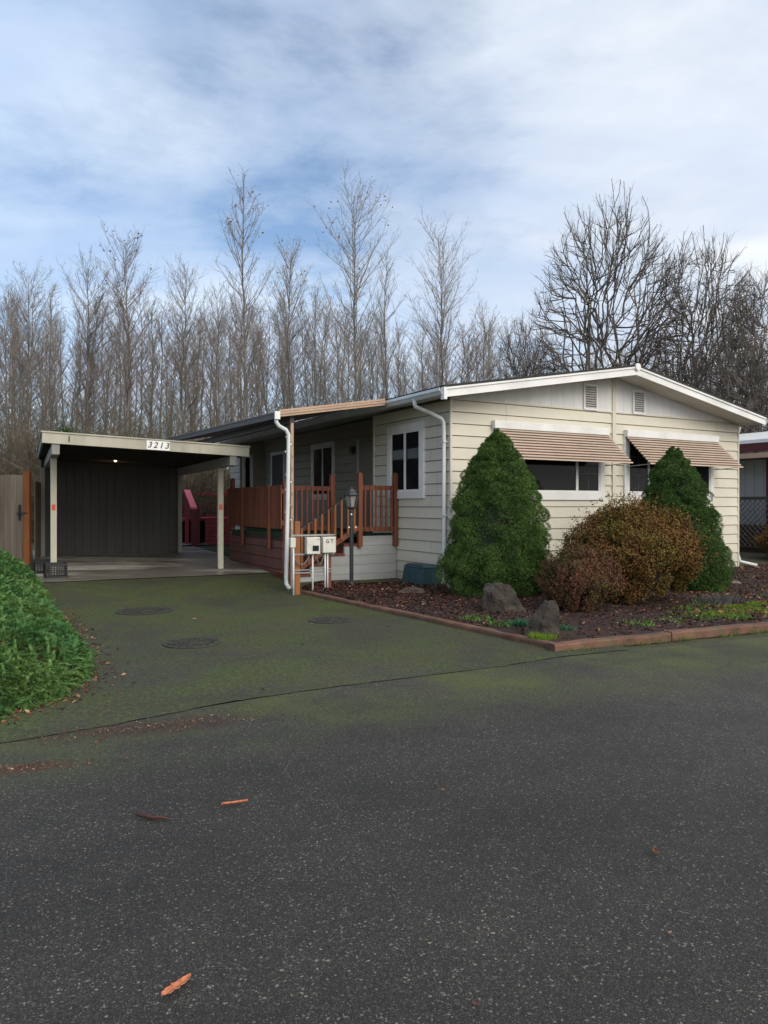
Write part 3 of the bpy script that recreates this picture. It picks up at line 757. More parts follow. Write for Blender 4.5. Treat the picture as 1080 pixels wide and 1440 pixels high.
# ------------------------------------------------------------------ patio cover
pc = empty('patio_cover', HC, TH, 'long tan-edged metal patio roof on slim posts over the red deck', 'patio cover')
PV0, PV1, PU = 1.22, 11.2, -2.72
def pz(u): return 3.06 + (3.405 - 3.06) * (u - PU) / (-.62 - PU)
mb = MB(); n = 16
# ribbed panels
ys = []
yv = PV0
while yv < PV1 - .01:
    y2 = min(yv + .40, PV1)
    for (a, b, dz) in ((yv, yv + .33, 0), (yv + .33, y2, .03)):
        if b > a:
            mb.hexa([(PU, a, pz(PU) + dz), (-.60, a, pz(-.60) + dz), (-.60, b, pz(-.60) + dz), (PU, b, pz(PU) + dz),
                     (PU, a, pz(PU) + .012 + dz), (-.60, a, pz(-.60) + .012 + dz), (-.60, b, pz(-.60) + .012 + dz), (PU, b, pz(PU) + .012 + dz)])
    yv = y2
mb.v = [(a, b, c + .02 * (b - PV0)) for a, b, c in mb.v]
mb.build('roof_panel', M['brown_dark'], pc)
mb = MB()
for dz, pr_ in ((.035, .0), (-.01, .018), (-.05, .002)):   # three-stepped front trim
    mb.hexa([(PU - .02, PV0 - .045 - pr_, pz(PU) + dz - .0), (-.66, PV0 - .045 - pr_, pz(-.66) + dz), (-.66, PV0 - .002, pz(-.66) + dz), (PU - .02, PV0 - .002, pz(PU) + dz),
             (PU - .02, PV0 - .045 - pr_, pz(PU) + dz + .036), (-.66, PV0 - .045 - pr_, pz(-.66) + dz + .036), (-.66, PV0 - .002, pz(-.66) + dz + .036), (PU - .02, PV0 - .002, pz(PU) + dz + .036)])
mb.build('front_trim', M['tan'], pc)
mb = MB().box(PU - .10, PU - .025, PV0 - .04, PV1, 2.975, 3.075)
mb.box(PU - .112, PU - .10, PV0 - .04, PV1, 3.06, 3.085)
mb.v = [(a, b, c + .02 * (b - PV0)) for a, b, c in mb.v]
mb.build('gutter', M['brown_dark'], pc)
MB().box(PU - .115, PU - .02, PV0 - .075, PV0 - .042, 2.965, 3.10).build('gutter_end_cap', M['white'], pc)
mb = MB()
MB().box(-2.49, -2.41, PV0 + .1, PV1 - .1, 2.93, 3.06).build('beam', M['brown_dark'], pc)
for v_ in (1.34, 5.45):
    x, y = W(-2.45, v_)
    MB().box(-2.475, -2.425, v_ - .028, v_ + .028, hq(x, y), 2.93).build('post', M['tan'], pc)
mb = MB().tube([(PU - .06, PV0 + .0, 2.98), (PU - .06, PV0, 2.92), (PU - .02, PV0, 2.86), (PU + .12, PV0 + .02, 2.80), (PU + .17, PV0 + .02, 2.72), (PU + .15, PV0 + .0, 1.6), (PU + .10, PV0 - .04, .22), (PU + .10, PV0 - .05, .14), (PU + .13, PV0 - .13, .06)], .036, 12)
mb.build('downspout', M['gutter'], pc, smooth=True)

# string lights wound round the post
sg = empty('string_lights', HC, TH, 'white bulbs on a dark wire wound round the patio post', 'string lights')
pts = []; bl = []
for i in range(90):
    t_ = i / 89; z = 2.75 - 1.95 * t_; a = t_ * 2 * math.pi * 9
    p = (-2.505 + .05 * math.cos(a), 1.30 + .05 * math.sin(a), z); pts.append(p)
    if i % 6 == 3: bl.append(p)
MB().tube(pts, .004, 5).build('wire', M['iron'], sg)
b0 = None
for p in bl:
    if b0 is None:
        b0 = MB().lathe([(.004, -.02), (.013, -.012), (.016, 0), (.012, .012), (.004, .02)], n=8).build('bulb', M['bulb'], sg, smooth=True)
        b = b0
    else:
        b = b0.copy(); link(b); b.parent = sg
    b.location = (p[0] - .035, p[1] - .02, p[2])

# ------------------------------------------------------------------ deck with steps
deck = empty('porch_deck', HC, TH, 'red-stained raised porch deck with picket rail and grey stepped side', 'deck')
DZ = .92; DU = -2.0; D0, D1 = 2.87, 6.2
mb = MB(); mb.box(DU, RU - .03, D0, D1, DZ - .04, DZ); mb.box(-.82, -.03, 1.9, D0 - .004, DZ - .042, DZ - .002); mb.box(-.1, RU - .03, D1 + .003, RE - .03, DZ - .04, DZ - .002)
mb.build('deck_floor', M['green_carpet'], deck)
# skirt: lap boards on the outer face
mb = MB()
sk = lambda a, o_, z: (DU - o_, a, z)
laps(mb, D0, D1, sk, .02, .80, .016)
mb2 = lambda a, o_, z: (a, D1 + o_, z)
laps(mb, DU, -.1, mb2, .02, .80, .016)
mb.build('skirt', M['redbrown'], deck)
MB().box(DU + .03, -.1, D0 + .02, D1 - .02, .02, DZ - .045).build('substructure', M['brown_dark'], deck)
# grey stepped side (facing the road) plane v = 1.86
steps = [(0.03, .82, .90), (.82, 1.17, .72), (1.17, 1.52, .54), (1.52, 1.87, .36), (1.87, 2.2, .18)]
mb = MB()
for m0, m1, zt in steps:
    z = -.02; 
    for zb, zz_ in ((-.02, .176), (.18, .356), (.36, .536), (.54, .716), (.72, .90)):
        if zz_ <= zt + .01:
            mb.box(-m1 + (.002 if m1 < 2.19 else 0), -m0, 1.84, 1.90, zb, zz_)
mb.build('side_boards', M['greyboard'], deck)
mb = MB()
for m0, m1, zt in steps[1:]:
    mb.box(-m1 - .02, -m0 + .0, 1.82, 2.86, zt - .0, zt + .04)
    mb.box(-m1, -m1 + .02, 1.91, 2.86, zt - .175, zt - .002)
mb.build('stair_treads', M['cedar_dk'], deck)
# solid picket screen on the outer side
mb = MB(); y = D0 - .03; i = 0
PR = random.Random(2)
while y < D1 - .05:
    mb.box(DU - .055, DU - .033, y, y + .088, 1.03 + PR.uniform(-.004, .004), 1.885 + PR.uniform(-.012, .006)); y += .094
mb.build('picket_screen', M['cedar'], deck)
for z_ in (1.72, 1.10): MB().box(DU - .033, DU + .005, D0 - .03, D1, z_, z_ + .09).build('rail', M['cedar_dk'], deck)
def dpost(u, v, z0, z1, m='cedar', s=.045, cap=True):
    mb = MB().box(u - s, u + s, v - s, v + s, z0, z1)
    if cap: mb.hexa([(u - s, v - s, z1), (u + s, v - s, z1), (u + s, v + s, z1), (u - s, v + s, z1), (u - s * .5, v - s * .5, z1 + .03), (u + s * .5, v - s * .5, z1 + .03), (u + s * .5, v + s * .5, z1 + .03), (u - s * .5, v + s * .5, z1 + .03)])
    mb.build('post', M[m], deck, bevel=.004)
for v_ in (3.45, 5.1): 
    MB().box(DU - .10, DU - .058, v_ - .045, v_ + .045, .62, 1.9).build('post', M['cedar'], deck)
dpost(DU + .05, D0 + .03, .0, 1.95, 'cedar_dk')
dpost(-.93, D0 + .01, DZ, 2.10, 'cedar'); dpost(DU + .05, D1 - .05, DZ, 2.1, 'cedar_dk')
dpost(-.86, 1.80, .70, 2.09, 'cedar', .042); dpost(-.075, 1.80, .70, 2.10, 'cedar', .042)
# railing panels (top rail, bottom rail, square balusters)
def panel(a, b, z0, z1, n, m='cedar'):
    a = Vector(a); b = Vector(b)
    for z_ in (z0, z1): MB().bar((a.x, a.y, z_), (b.x, b.y, z_), .04, .085).build('rail', M[m], deck)
    mb = MB()
    for i in range(n):
        t_ = (i + .5) / n; p = a.lerp(b, t_)
        mb.box(p.x - .019, p.x + .019, p.y - .045, p.y - .021, z0 - .03, z1 + .03)
    mb.build('balusters', M[m], deck)
panel((-.82, 1.80), (-.12, 1.80), 1.03, 1.83, 6)
panel((DU + .1, D0 + .01), (-.98, D0 + .01), 1.03, 1.83, 8, 'cedar_dk')
# stair rail
mb = MB(); mb.bar((-2.18, 1.80, .99), (-.90, 1.80, 1.80), .04, .03); mb.build('handrail', M['iron'], deck)
mb = MB(); mb.bar((-2.1, 1.79, .34), (-.90, 1.79, 1.07), .04, .09); mb.build('lower_rail', M['cedar'], deck)
mb = MB()
for i in range(9):
    u_ = -2.08 + i * .135; zt = .99 + (u_ + 2.18) * .633
    mb.box(u_ - .019, u_ + .019, 1.745, 1.77, zt - .72, zt + .02)
mb.build('balusters', M['orange_post'], deck)
# small ledge under the landing rail
MB().box(-.79, -.12, 1.86, 1.93, .925, .955).build('threshold_board', M['black'], deck)

# ------------------------------------------------------------------ utility board
ub = empty('utility_stand', (-1.45, 12.28, 0), math.atan2(.30, .56), 'two short stained posts carrying white meter boxes and conduit beside the steps', 'utility stand')
MB().box(-.045, .045, -.045, .045, -.05, 1.23).build('post', M['orange_post'], ub, bevel=.004)
MB().box(.52, .61, -.045, .045, -.02, 1.0).build('post', M['cedar'], ub, bevel=.004)
mb = MB()
for z in (.98, .665): mb.box(-.1, .66, -.062, -.047, z, z + .028)
mb.box(-.06, .62, -.06, -.047, .36, .385); mb.box(-.06, .62, -.06, -.047, .41, .43)
mb.build('mounting_rail', M['steel'], ub)
b1 = MB().box(.115, .355, -.17, -.064, .685, .965).build('meter_box', M['boxwhite'], ub, bevel=.008, label='off-white meter box with dark display window')
MB().box(.215, .325, -.174, -.1705, .735, .825).build('display', M['lcd'], b1)
MB().box(.30, .34, -.176, -.1705, .925, .94).build('latch', M['steel'], b1)
b2 = MB().box(.405, .64, -.17, -.064, .70, .965).build('meter_box', M['boxwhite'], ub, bevel=.008, label='plain off-white meter box with marker scrawl')
def text(body, size, m, parent, loc, rot=(R_(90), 0, 0), name='lettering', shear=0, ext=.001, offset=0, space=1.0):
    cu = bpy.data.curves.new(name, 'FONT'); cu.body = body; cu.size = size; cu.align_x = 'CENTER'; cu.align_y = 'CENTER'
    cu.extrude = ext; cu.shear = shear; cu.offset = offset; cu.space_character = space
    tmp = bpy.data.objects.new('tmp', cu); link(tmp)
    me = bpy.data.meshes.new_from_object(tmp.evaluated_get(bpy.context.evaluated_depsgraph_get()))
    bpy.data.objects.remove(tmp)
    me.materials.clear(); me.materials.append(m)
    o = bpy.data.objects.new(name, me); link(o); o.parent = parent; o.location = loc; o.rotation_euler = rot
    return o
text('G T', .085, M['ink'], b2, (.52, -.1725, .89), offset=.0012, name='marker_scrawl')
b3 = MB().box(-.155, -.065, -.13, -.047, .80, .96).build('junction_box', M['boxwhite'], ub, bevel=.006)
for (x_, z1, r_) in ((-.095, .80, .016), (.245, .69, .014), (.47, .705, .014), (.515, .705, .014)):
    MB().tube([(x_, -.10, -.03), (x_, -.10, z1)], r_, 10).build('conduit', M['pvc'], ub, smooth=True)
for x0, x1 in ((-.1, .19), (.30, .45)):
    pts = [(x0 + (x1 - x0) * k / 10, -.10, .68 - .17 * math.sin(math.pi * k / 10) ** .8) for k in range(11)]
    MB().tube(pts, .011, 8).build('cable', M['cable'], ub, smooth=True)

# ------------------------------------------------------------------ lamp post
lp = empty('lamp_post', (-.58, 13.19, 0), R_(20), 'black garden lamp post with tapered glass lantern before the grey steps', 'lamp post')
MB().lathe([(.062, -.02), (.062, .1), (.05, .12), (.036, .14), (.036, 1.36), (.043, 1.37), (.043, 1.42)], n=16).build('pole', M['iron'], lp, smooth=False)
mb = MB()
def ring(r, z, n=6, ph=0): return [(r * math.cos(2 * math.pi * k / n + ph), r * math.sin(2 * math.pi * k / n + ph), z) for k in range(n)]
mb.lathe([(.05, 1.42), (.085, 1.45), (.085, 1.465), (.05, 1.47)], n=6)
for k in range(6):
    a = 2 * math.pi * k / 6
    mb.bar((.075 * math.cos(a), .075 * math.sin(a), 1.46), (.125 * math.cos(a), .125 * math.sin(a), 1.665), .014, .014)
mb.lathe([(.142, 1.66), (.148, 1.675), (.10, 1.735), (.075, 1.76), (.07, 1.775), (.03, 1.79), (.018, 1.80), (.02, 1.815), (.006, 1.83)], n=6)
mb.build('lantern_frame', M['iron'], lp)
MB().lathe([(.068, 1.468), (.116, 1.658)], n=6).build('lantern_glass', M['lantern_glass'], lp)
MB().lathe([(.018, 1.47), (.02, 1.53), (.03, 1.56), (.03, 1.59), (.01, 1.62)], n=10).build('bulb', M['bulb'], lp, smooth=True)
for x_, y_, z in ((-.02, -.06, 1.33), (-.055, -.03, 1.10), (.07, -.03, 1.10)):
    b = b0.copy(); link(b); b.parent = lp; b.name = 'fairy_bulb'; b.location = (x_, y_, z)

# ------------------------------------------------------------------ teal box, pipe caps, number
tb = empty('utility_chest', (*W(-.36, .42), .05), TH, 'dark teal ribbed plastic box against the side wall', 'plastic box')
mb = MB(); bw, bl_, h = .20, .36, .40
mb.hexa([(-bw, -bl_, 0), (bw, -bl_, 0), (bw, bl_, 0), (-bw, bl_, 0), (-bw * .8, -bl_ * .86, h * .86), (bw * .9, -bl_ * .86, h * .86), (bw * .9, bl_ * .86, h * .86), (-bw * .8, bl_ * .86, h * .86)])
for i in range(9):
    y = -bl_ * .85 + i * bl_ * 1.7 / 8
    mb.hexa([(-bw - .012, y - .012, .02), (-bw + .02, y - .012, .02), (-bw + .02, y + .012, .02), (-bw - .012, y + .012, .02),
             (-bw * .8 - .012, y * .87 - .012, h * .84), (-bw * .6, y * .87 - .012, h * .84), (-bw * .6, y * .87 + .012, h * .84), (-bw * .8 - .012, y * .87 + .012, h * .84)])
mb.build('box_body', M['teal'], tb, bevel=.01)
mb = MB(); a, b = bw * .84, bl_ * .9
mb.hexa([(-a, -b, h * .865), (a, -b, h * .865), (a, b, h * .865), (-a, b, h * .865), (-a * .7, -b * .85, h), (a * .7, -b * .85, h), (a * .7, b * .85, h), (-a * .7, b * .85, h)])
mb.build('lid', M['teal'], tb, bevel=.012)
for k, (px, py, hh, lab) in enumerate(((633, 832, .20, 'white pipe cap close to the corner downspout'), (644, 834, .13, 'shorter white pipe cap beside the spruce'))):
    x, y = GP(px, py, .03)
    MB().lathe([(.048, -.04), (.048, hh * .55), (.056, hh * .56), (.056, hh * .85), (.035, hh * .95), (.012, hh * .96), (.012, hh * 1.05)], n=16).build('pipe_cap', M['pvc'], smooth=False, bevel=.003, label=lab, cat='pipe cap', group='white pipe caps at the wall foot').location = (x, y, .03)

# ------------------------------------------------------------------ rocks
def rock(name, loc, pts, seed, m, label, rot=0, rough_=1.0):
    """convex hull of hand-placed corners, subdivided and weathered"""
    import bmesh
    bm = bmesh.new()
    for p in pts: bm.verts.new(p)
    bmesh.ops.convex_hull(bm, input=bm.verts)
    bmesh.ops.delete(bm, geom=[v for v in bm.verts if not v.link_faces], context='VERTS')
    bmesh.ops.triangulate(bm, faces=bm.faces)
    bmesh.ops.subdivide_edges(bm, edges=bm.edges, cuts=9, use_grid_fill=True)
    bmesh.ops.triangulate(bm, faces=bm.faces)
    for _ in range(2): bmesh.ops.smooth_vert(bm, verts=bm.verts, factor=.25, use_axis_x=True, use_axis_y=True, use_axis_z=True)
    c = sum((v.co for v in bm.verts), Vector()) / len(bm.verts)
    for v in bm.verts:
        d = (v.co - c).normalized(); o = Vector((seed * 3.1, 0, 0))
        v.co += d * rough_ * (.036 * mnoise.noise(v.co * 5 + o) + .026 * mnoise.noise(v.co * 12 + o) + .014 * mnoise.noise(v.co * 34 + o))
    me = bpy.data.meshes.new(name); bm.to_mesh(me); bm.free(); me.materials.append(m)
    o = bpy.data.objects.new(name, me); link(o); o.location = loc; o.rotation_euler = (0, 0, rot)
    return tag(o, label, 'rock')
x, y = GP(708, 864, .06)
rock('boulder', (x, y + .12, .0), [(-.29, -.12, 0), (-.27, -.1, .40), (-.10, -.10, .47), (.10, -.06, .44), (.19, -.08, .33), (.34, -.10, .04), (.30, .2, 0), (-.26, .25, 0), (-.2, .25, .42), (.08, .24, .42), (.0, -.20, 0), (-.12, -.19, .30), (.12, -.17, .22)], 6, M['rock'],
     'broad flat-topped mossy dark boulder at the foot of the tall left spruce')
x, y = GP(764, 893, .06)
rock('boulder', (x, y + .06, .0), [(-.24, -.08, 0), (-.20, -.08, .14), (-.02, -.08, .40), (.06, -.07, .46), (.15, -.06, .44), (.18, -.08, .28), (.20, -.08, 0), (-.1, -.16, 0), (.1, -.16, 0), (.0, -.14, .22), (.16, .18, 0), (-.2, .16, 0), (.04, .12, .42), (.14, .12, .38)], 15, M['rock'],
     'upright pointed grey rock near the corner of the bed')
x, y = GP(580, 838, .05)
rock('flat_stone', (x, y + .1, .02), [(-.30, -.1, 0), (-.22, -.1, .10), (.02, -.1, .17), (.18, -.06, .12), (.26, -.08, .0), (.2, .2, 0), (-.25, .2, 0), (-.1, .15, .15), (.1, .16, .14)], 9, M['rock_red'], 'low brown-grey slab of stone in front of the teal box')

# ------------------------------------------------------------------ sewer covers
def cover(px, py, rx, label, squash=1):
    x, y = GP(px, py)
    c = empty('access_cover', (x, y, hq(x, y) + .006), 0, label, 'access cover', 'round covers sunk in the driveway')
    ringo = MB(); n = 40
    for i in range(n):
        a0, a1 = 2 * math.pi * i / n, 2 * math.pi * (i + 1) / n
        def p(r, a, z): return (r * math.cos(a), r * math.sin(a), z)
        ringo.add([p(rx, a0, 0), p(rx, a1, 0), p(rx, a1, .010), p(rx, a0, .010), p(rx - .035, a0, .010), p(rx - .035, a1, .010), p(rx - .035, a1, 0), p(rx - .035, a0, 0)], [(0, 1, 2, 3), (3, 2, 5, 4), (4, 5, 6, 7)])
    ringo.build('rim', M['iron_rust'], c)
    mb = MB().lathe([(rx - .04, -.004), (rx - .04, .007)], n=40)
    k = int((rx - .06) / .045)
    for i in range(-k, k + 1):
        for j in range(-k, k + 1):
            X, Y = i * .045 + (.022 if j % 2 else 0), j * .045
            if X * X + Y * Y < (rx - .065) ** 2: mb.box(X - .014, X + .014, Y - .014, Y + .014, .0072, .016)
    mb.build('lid', M['iron_rust'], c)
cover(270, 905, .31, 'round studded iron cover nearer the road in the driveway')
cover(203, 860, .38, 'round studded iron cover nearer the carport')
cover(464, 873, .27, 'round dark cover beside the red edging timber')

# ------------------------------------------------------------------ carport
cp = empty('carport', (RP[0], RP[1], 0), TC, 'flat-roofed beige open carport with grey back wall and house number', 'carport')
def rz(x): return 2.655 - .038 * (x - .31)
def slab(mb, x0, x1, y0, y1, d0, d1, sag=0):
    mb.hexa([(x0, y0, rz(x0) + d0), (x1, y0, rz(x1) + d0), (x1, y1, rz(x1) + d0 - sag), (x0, y1, rz(x0) + d0 - sag), (x0, y0, rz(x0) + d1), (x1, y0, rz(x1) + d1), (x1, y1, rz(x1) + d1 - sag), (x0, y1, rz(x0) + d1 - sag)])
X0, X1, Y0, Y1 = -3.42, .31, -1.12, 4.9
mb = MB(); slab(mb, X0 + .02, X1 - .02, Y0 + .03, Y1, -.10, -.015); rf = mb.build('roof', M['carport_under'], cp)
mb = MB(); slab(mb, X0 - .02, X1 + .02, Y0 - .02, Y1 + .02, -.012, .012); mb.build('roof_edge', M['carport'], rf)
mb = MB(); slab(mb, X0 + .1, X1 - .1, Y0 + .1, Y1 - .1, .014, .02); mb.build('roofing_felt', M['shingle'], rf)
mb = MB(); slab(mb, X0, X1, Y0 - .0, Y0 + .028, -.20, -.014); fa = mb.build('fascia', M['carport'], cp, bevel=.003)
mb = MB(); slab(mb, X0, X0 + .028, Y0 + .03, Y1, -.17, -.014); slab(mb, X1 - .028, X1, Y0 + .03, Y1, -.17, -.014); mb.build('side_fascia', M['carport_grey'], cp)
# joists
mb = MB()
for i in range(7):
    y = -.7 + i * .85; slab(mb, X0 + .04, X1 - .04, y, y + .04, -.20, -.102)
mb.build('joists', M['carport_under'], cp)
for xb in (0.0, -3.2):
    mb = MB()
    mb.hexa([(xb - .065, Y0 + .06, rz(xb) - .385), (xb + .065, Y0 + .06, rz(xb) - .385), (xb + .065, 4.5, rz(xb) - .385), (xb - .065, 4.5, rz(xb) - .385),
             (xb - .065, Y0 - .005 + .035, rz(xb) - .202), (xb + .065, Y0 + .03, rz(xb) - .202), (xb + .065, 4.5, rz(xb) - .202), (xb - .065, 4.5, rz(xb) - .202)])
    mb.build('beam', M['carport_grey'], cp)
def cpost(x, y, s=.055, refl=True):
    wx, wy = CF(x, y); zt = rz(x) - .387
    o = MB().box(x - s, x + s, y - s, y + s, hq(wx, wy), zt).build('post', M['carport'] if refl else M['carport_grey'], cp, bevel=.005)
    if refl:
        MB().box(x - s * .62, x + s * .55, y - s - .006, y - s - .001, 1.40, 1.51).build('reflector', M['reflector'], o)
cpost(0, 0); cpost(-3.2, 0); cpost(-3.30, 4.40, .05, False); cpost(-.02, 4.40, .05, False)
# T1-11 back wall with grooves
mb = MB(); x = -3.34
while x < .03:
    x2 = min(x + .19, .04); mb.box(x + .004, x2 - .004, 4.46, 4.49, .10, rz(x) - .09); x = x2
mb.box(-3.34, .04, 4.491, 4.52, .10, rz(0) - .10)
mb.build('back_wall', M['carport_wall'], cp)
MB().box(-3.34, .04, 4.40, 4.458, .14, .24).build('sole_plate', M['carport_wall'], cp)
# number plate
def fp(x, z): return (x, Y0 - .001, z)
nx = -1.44
sgn = MB().hexa([(nx - .21, Y0 - .014, rz(nx - .21) - .192), (nx + .21, Y0 - .014, rz(nx + .21) - .192), (nx + .21, Y0 - .001, rz(nx + .21) - .192), (nx - .21, Y0 - .001, rz(nx - .21) - .192),
                 (nx - .21, Y0 - .014, rz(nx - .21) - .022), (nx + .21, Y0 - .014, rz(nx + .21) - .022), (nx + .21, Y0 - .001, rz(nx + .21) - .022), (nx - .21, Y0 - .001, rz(nx - .21) - .022)])
sg_ = sgn.build('number_plate', M['white'], cp)
text('3213', .155, M['ink'], sg_, (nx, Y0 - .017, rz(nx) - .107), (R_(90), math.atan(.038), 0), 'house_number', .25, .001, .0015, 1.35)
# little metal hook on the fascia
MB().tube([(-2.98, Y0 - .012, rz(-3) - .05), (-2.98, Y0 - .03, rz(-3) - .10), (-2.98, Y0 - .018, rz(-3) - .15)], .008, 6).build('hook', M['iron'], fa)
# ceiling lamp, lit
cl = empty('ceiling_lamp'); cl.parent = cp
LX, LY = -1.75, 3.2
MB().lathe([(.06, 0), (.06, .03), (.03, .04)], (LX, LY, rz(LX) - .145)).build('lamp_base', M['white'], cl)
MB().lathe([(.008, 0), (.03, .015), (.035, .04), (.02, .06)], (LX, LY, rz(LX) - .205), 12).build('bulb', M['lit'], cl, smooth=True)
ll = bpy.data.lights.new('carport_bulb', 'POINT'); ll.energy = 1.2; ll.color = (1, .66, .36); ll.shadow_soft_size = .04
lo = bpy.data.objects.new('carport_bulb', ll); link(lo); lo.parent = cl; lo.location = (LX, LY, rz(LX) - .25)

# crates by the left post
def crate(loc, rzt, label, sx=.36, sy=.30, h=.27):
    c = empty('plastic_crate', loc, rzt, label, 'crate', 'black plastic crates at the carport post')
    mb = MB(); t_ = .012
    for side in range(4):
        L = sx if side % 2 == 0 else sy; D = sy if side % 2 == 0 else sx
        def pt(a, o_, z):
            if side == 0: return (a, -D / 2 + o_, z)
            if side == 2: return (a, D / 2 - o_, z)
            if side == 1: return (-D / 2 + o_, a, z)
            return (D / 2 - o_, a, z)
        def bx(a0, a1, z0, z1, o0=0, o1=t_):
            mb.hexa([pt(a0, o0, z0), pt(a1, o0, z0), pt(a1, o1, z0), pt(a0, o1, z0), pt(a0, o0, z1), pt(a1, o0, z1), pt(a1, o1, z1), pt(a0, o1, z1)])
        bx(-L / 2, L / 2, h - .05, h, -.008, t_ + .002); bx(-L / 2, L / 2, 0, .03)
        for k in range(1, 5): bx(-L / 2, L / 2, .03 + k * .038, .04 + k * .038, .002, t_ - .002)
        n = 8
        for k in range(n + 1): a = -L / 2 + L * k / n; bx(a - .006, a + .006, .03, h - .05, .001, t_ - .001)
    mb.build('crate_side', M['black'], c)
    MB().box(-sx / 2 + .015, sx / 2 - .015, -sy / 2 + .015, sy / 2 - .015, .004, .014).build('crate_bottom', M['black'], c)
x, y = GP(82, 812, .14); crate((x, y - .12, hq(x, y) + .02), TC + .1, 'open black plastic crate directly in front of the left carport post')
x, y = GP(62, 808, .14); crate((x, y + .0, hq(x, y) + .02), TC - .15, 'open black plastic crate between the hedge and the left carport post')

# ------------------------------------------------------------------ fence left
FP = (-7.95, 16.5)
fg = empty('wooden_fence', (FP[0], FP[1], hq(*FP)), R_(4), 'weathered grey board fence and gate left of the carport', 'fence')
mb = MB(); FR = random.Random(7); x = -.09
while x > -5.5:
    w_ = FR.uniform(.135, .145); z = 1.97 + FR.uniform(-.012, .012)
    mb.box(x - w_, x - .004, -.02 + FR.uniform(-.004, .004), .0, .03, z); x -= w_
mb.build('boards', M['fence'], fg)
mb = MB(); mb.box(-5.5, -.08, .004, .05, 1.55, 1.64); mb.box(-5.5, -.08, .004, .05, .4, .49); mb.build('rail', M['fence'], fg)
mb = MB().box(-.07, .06, -.07, .06, -.05, 2.03); mb.box(-.08, .07, -.08, .07, 2.03, 2.05); mb.build('gate_post', M['orange_post'], fg, bevel=.004)
mb = MB(); mb.tube([(-.16, -.03, 1.02), (-.16, -.05, 1.10), (-.16, -.05, 1.24), (-.16, -.03, 1.30)], .01, 7); mb.box(-.20, .02, -.09, -.075, 1.10, 1.13); mb.box(-.19, -.13, -.035, -.02, .95, 1.3)
mb.build('latch', M['iron'], fg)
for k, px in enumerate((-.26, -.42)):
    pass
sf = empty('fence_panel', (-7.90, 16.75, hq(*FP)), math.atan2(1.4, -.50), 'short dark brown fence return between gate post and carport', 'fence')
mb = MB(); x = 0
while x < 1.5: mb.box(x, x + .136, 0, .018, .03, 1.84); x += .14
mb.build('boards', M['fence'], sf)
MB().box(1.56, 1.64, -.05, .03, 0, 1.86).build('post', M['cedar_dk'], sf)

# neighbouring house on the left: only the gutter corner of its eave reaches the picture
nl = empty('left_neighbour_house', (-7.27, 14.0, 0), 0, 'white-eaved house of which only the roof corner shows at the left edge', 'house')
MB().box(-7.5, -1.15, .5, 1.6, 0, 3.62).build('wall', M['greywall'], nl)
MB().hexa([(-7.8, -.0, 3.64), (-.06, 0, 3.64), (-1.2, 2.0, 3.64), (-7.8, 2.0, 3.64), (-7.8, .0, 3.72), (-.06, .0, 3.72), (-1.2, 2.0, 4.1), (-7.8, 2.0, 4.1)]).build('roof', M['shingle'], nl)
MB().box(-7.8, 0, -.09, -.0, 3.63, 3.75).build('gutter', M['white'], nl)

# ------------------------------------------------------------------ neighbour on the right (house frame)
nh = empty('right_neighbour_house', (*W(13.5, 0), 0), TH, 'grey neighbouring home with white roof edge and maroon fascia', 'house')
mb = MB(); y = -6.0
while y < 8.9: mb.box(0, .05, y, y + .29, 0, 3.0); y += .30
mb.build('wall', M['greywall'], nh)
MB().box(.051, 7, -6, 8.99, 0, 3.0).build('inner_wall', M['greywall'], nh)
MB().box(-.03, .0, 2.0, 2.9, .9, 2.9).build('door', M['maroon'], nh)
MB().hexa([(-.75, -6.6, 3.32), (3.8, -6.6, 4.0), (3.8, 9.5, 4.0), (-.75, 9.5, 3.32), (-.75, -6.6, 3.42), (3.8, -6.6, 4.1), (3.8, 9.5, 4.1), (-.75, 9.5, 3.42)]).build('roof', M['white'], nh)
MB().box(-.72, -.66, -6.5, 9.4, 3.08, 3.315).build('fascia', M['maroon'], nh)
pcv = MB().box(-1.25, -.1, -5, 6, 2.86, 2.93).build('porch_roof', M['maroon'], nh)
MB().box(-1.3, -1.255, -5, 6, 2.84, 2.985).build('porch_gutter', M['tan'], pcv)
ln = empty('lattice_rail', (*W(12.55, 0), 0), TH, 'dark lattice porch screen of the neighbouring home', 'lattice')
mb = MB()
for i in range(60):
    a = -3 + i * .16
    mb.bar((0, a, .3), (0, a + 1.35, 1.65), .006, .035, (1, 0, 0)); mb.bar((.012, a + 1.35, .3), (.012, a, 1.65), .006, .035, (1, 0, 0))
mb.build('lattice_panel', M['cable'], ln)
mb = MB(); mb.box(-.03, .04, -3, 8, 1.65, 1.74); mb.box(-.03, .04, -3, 8, .25, .3); mb.build('lattice_frame', M['brown_dark'], ln)
MB().box(.1, .9, -3, 8, 0, .9).build('porch_floor', M['brown_dark'], ln)

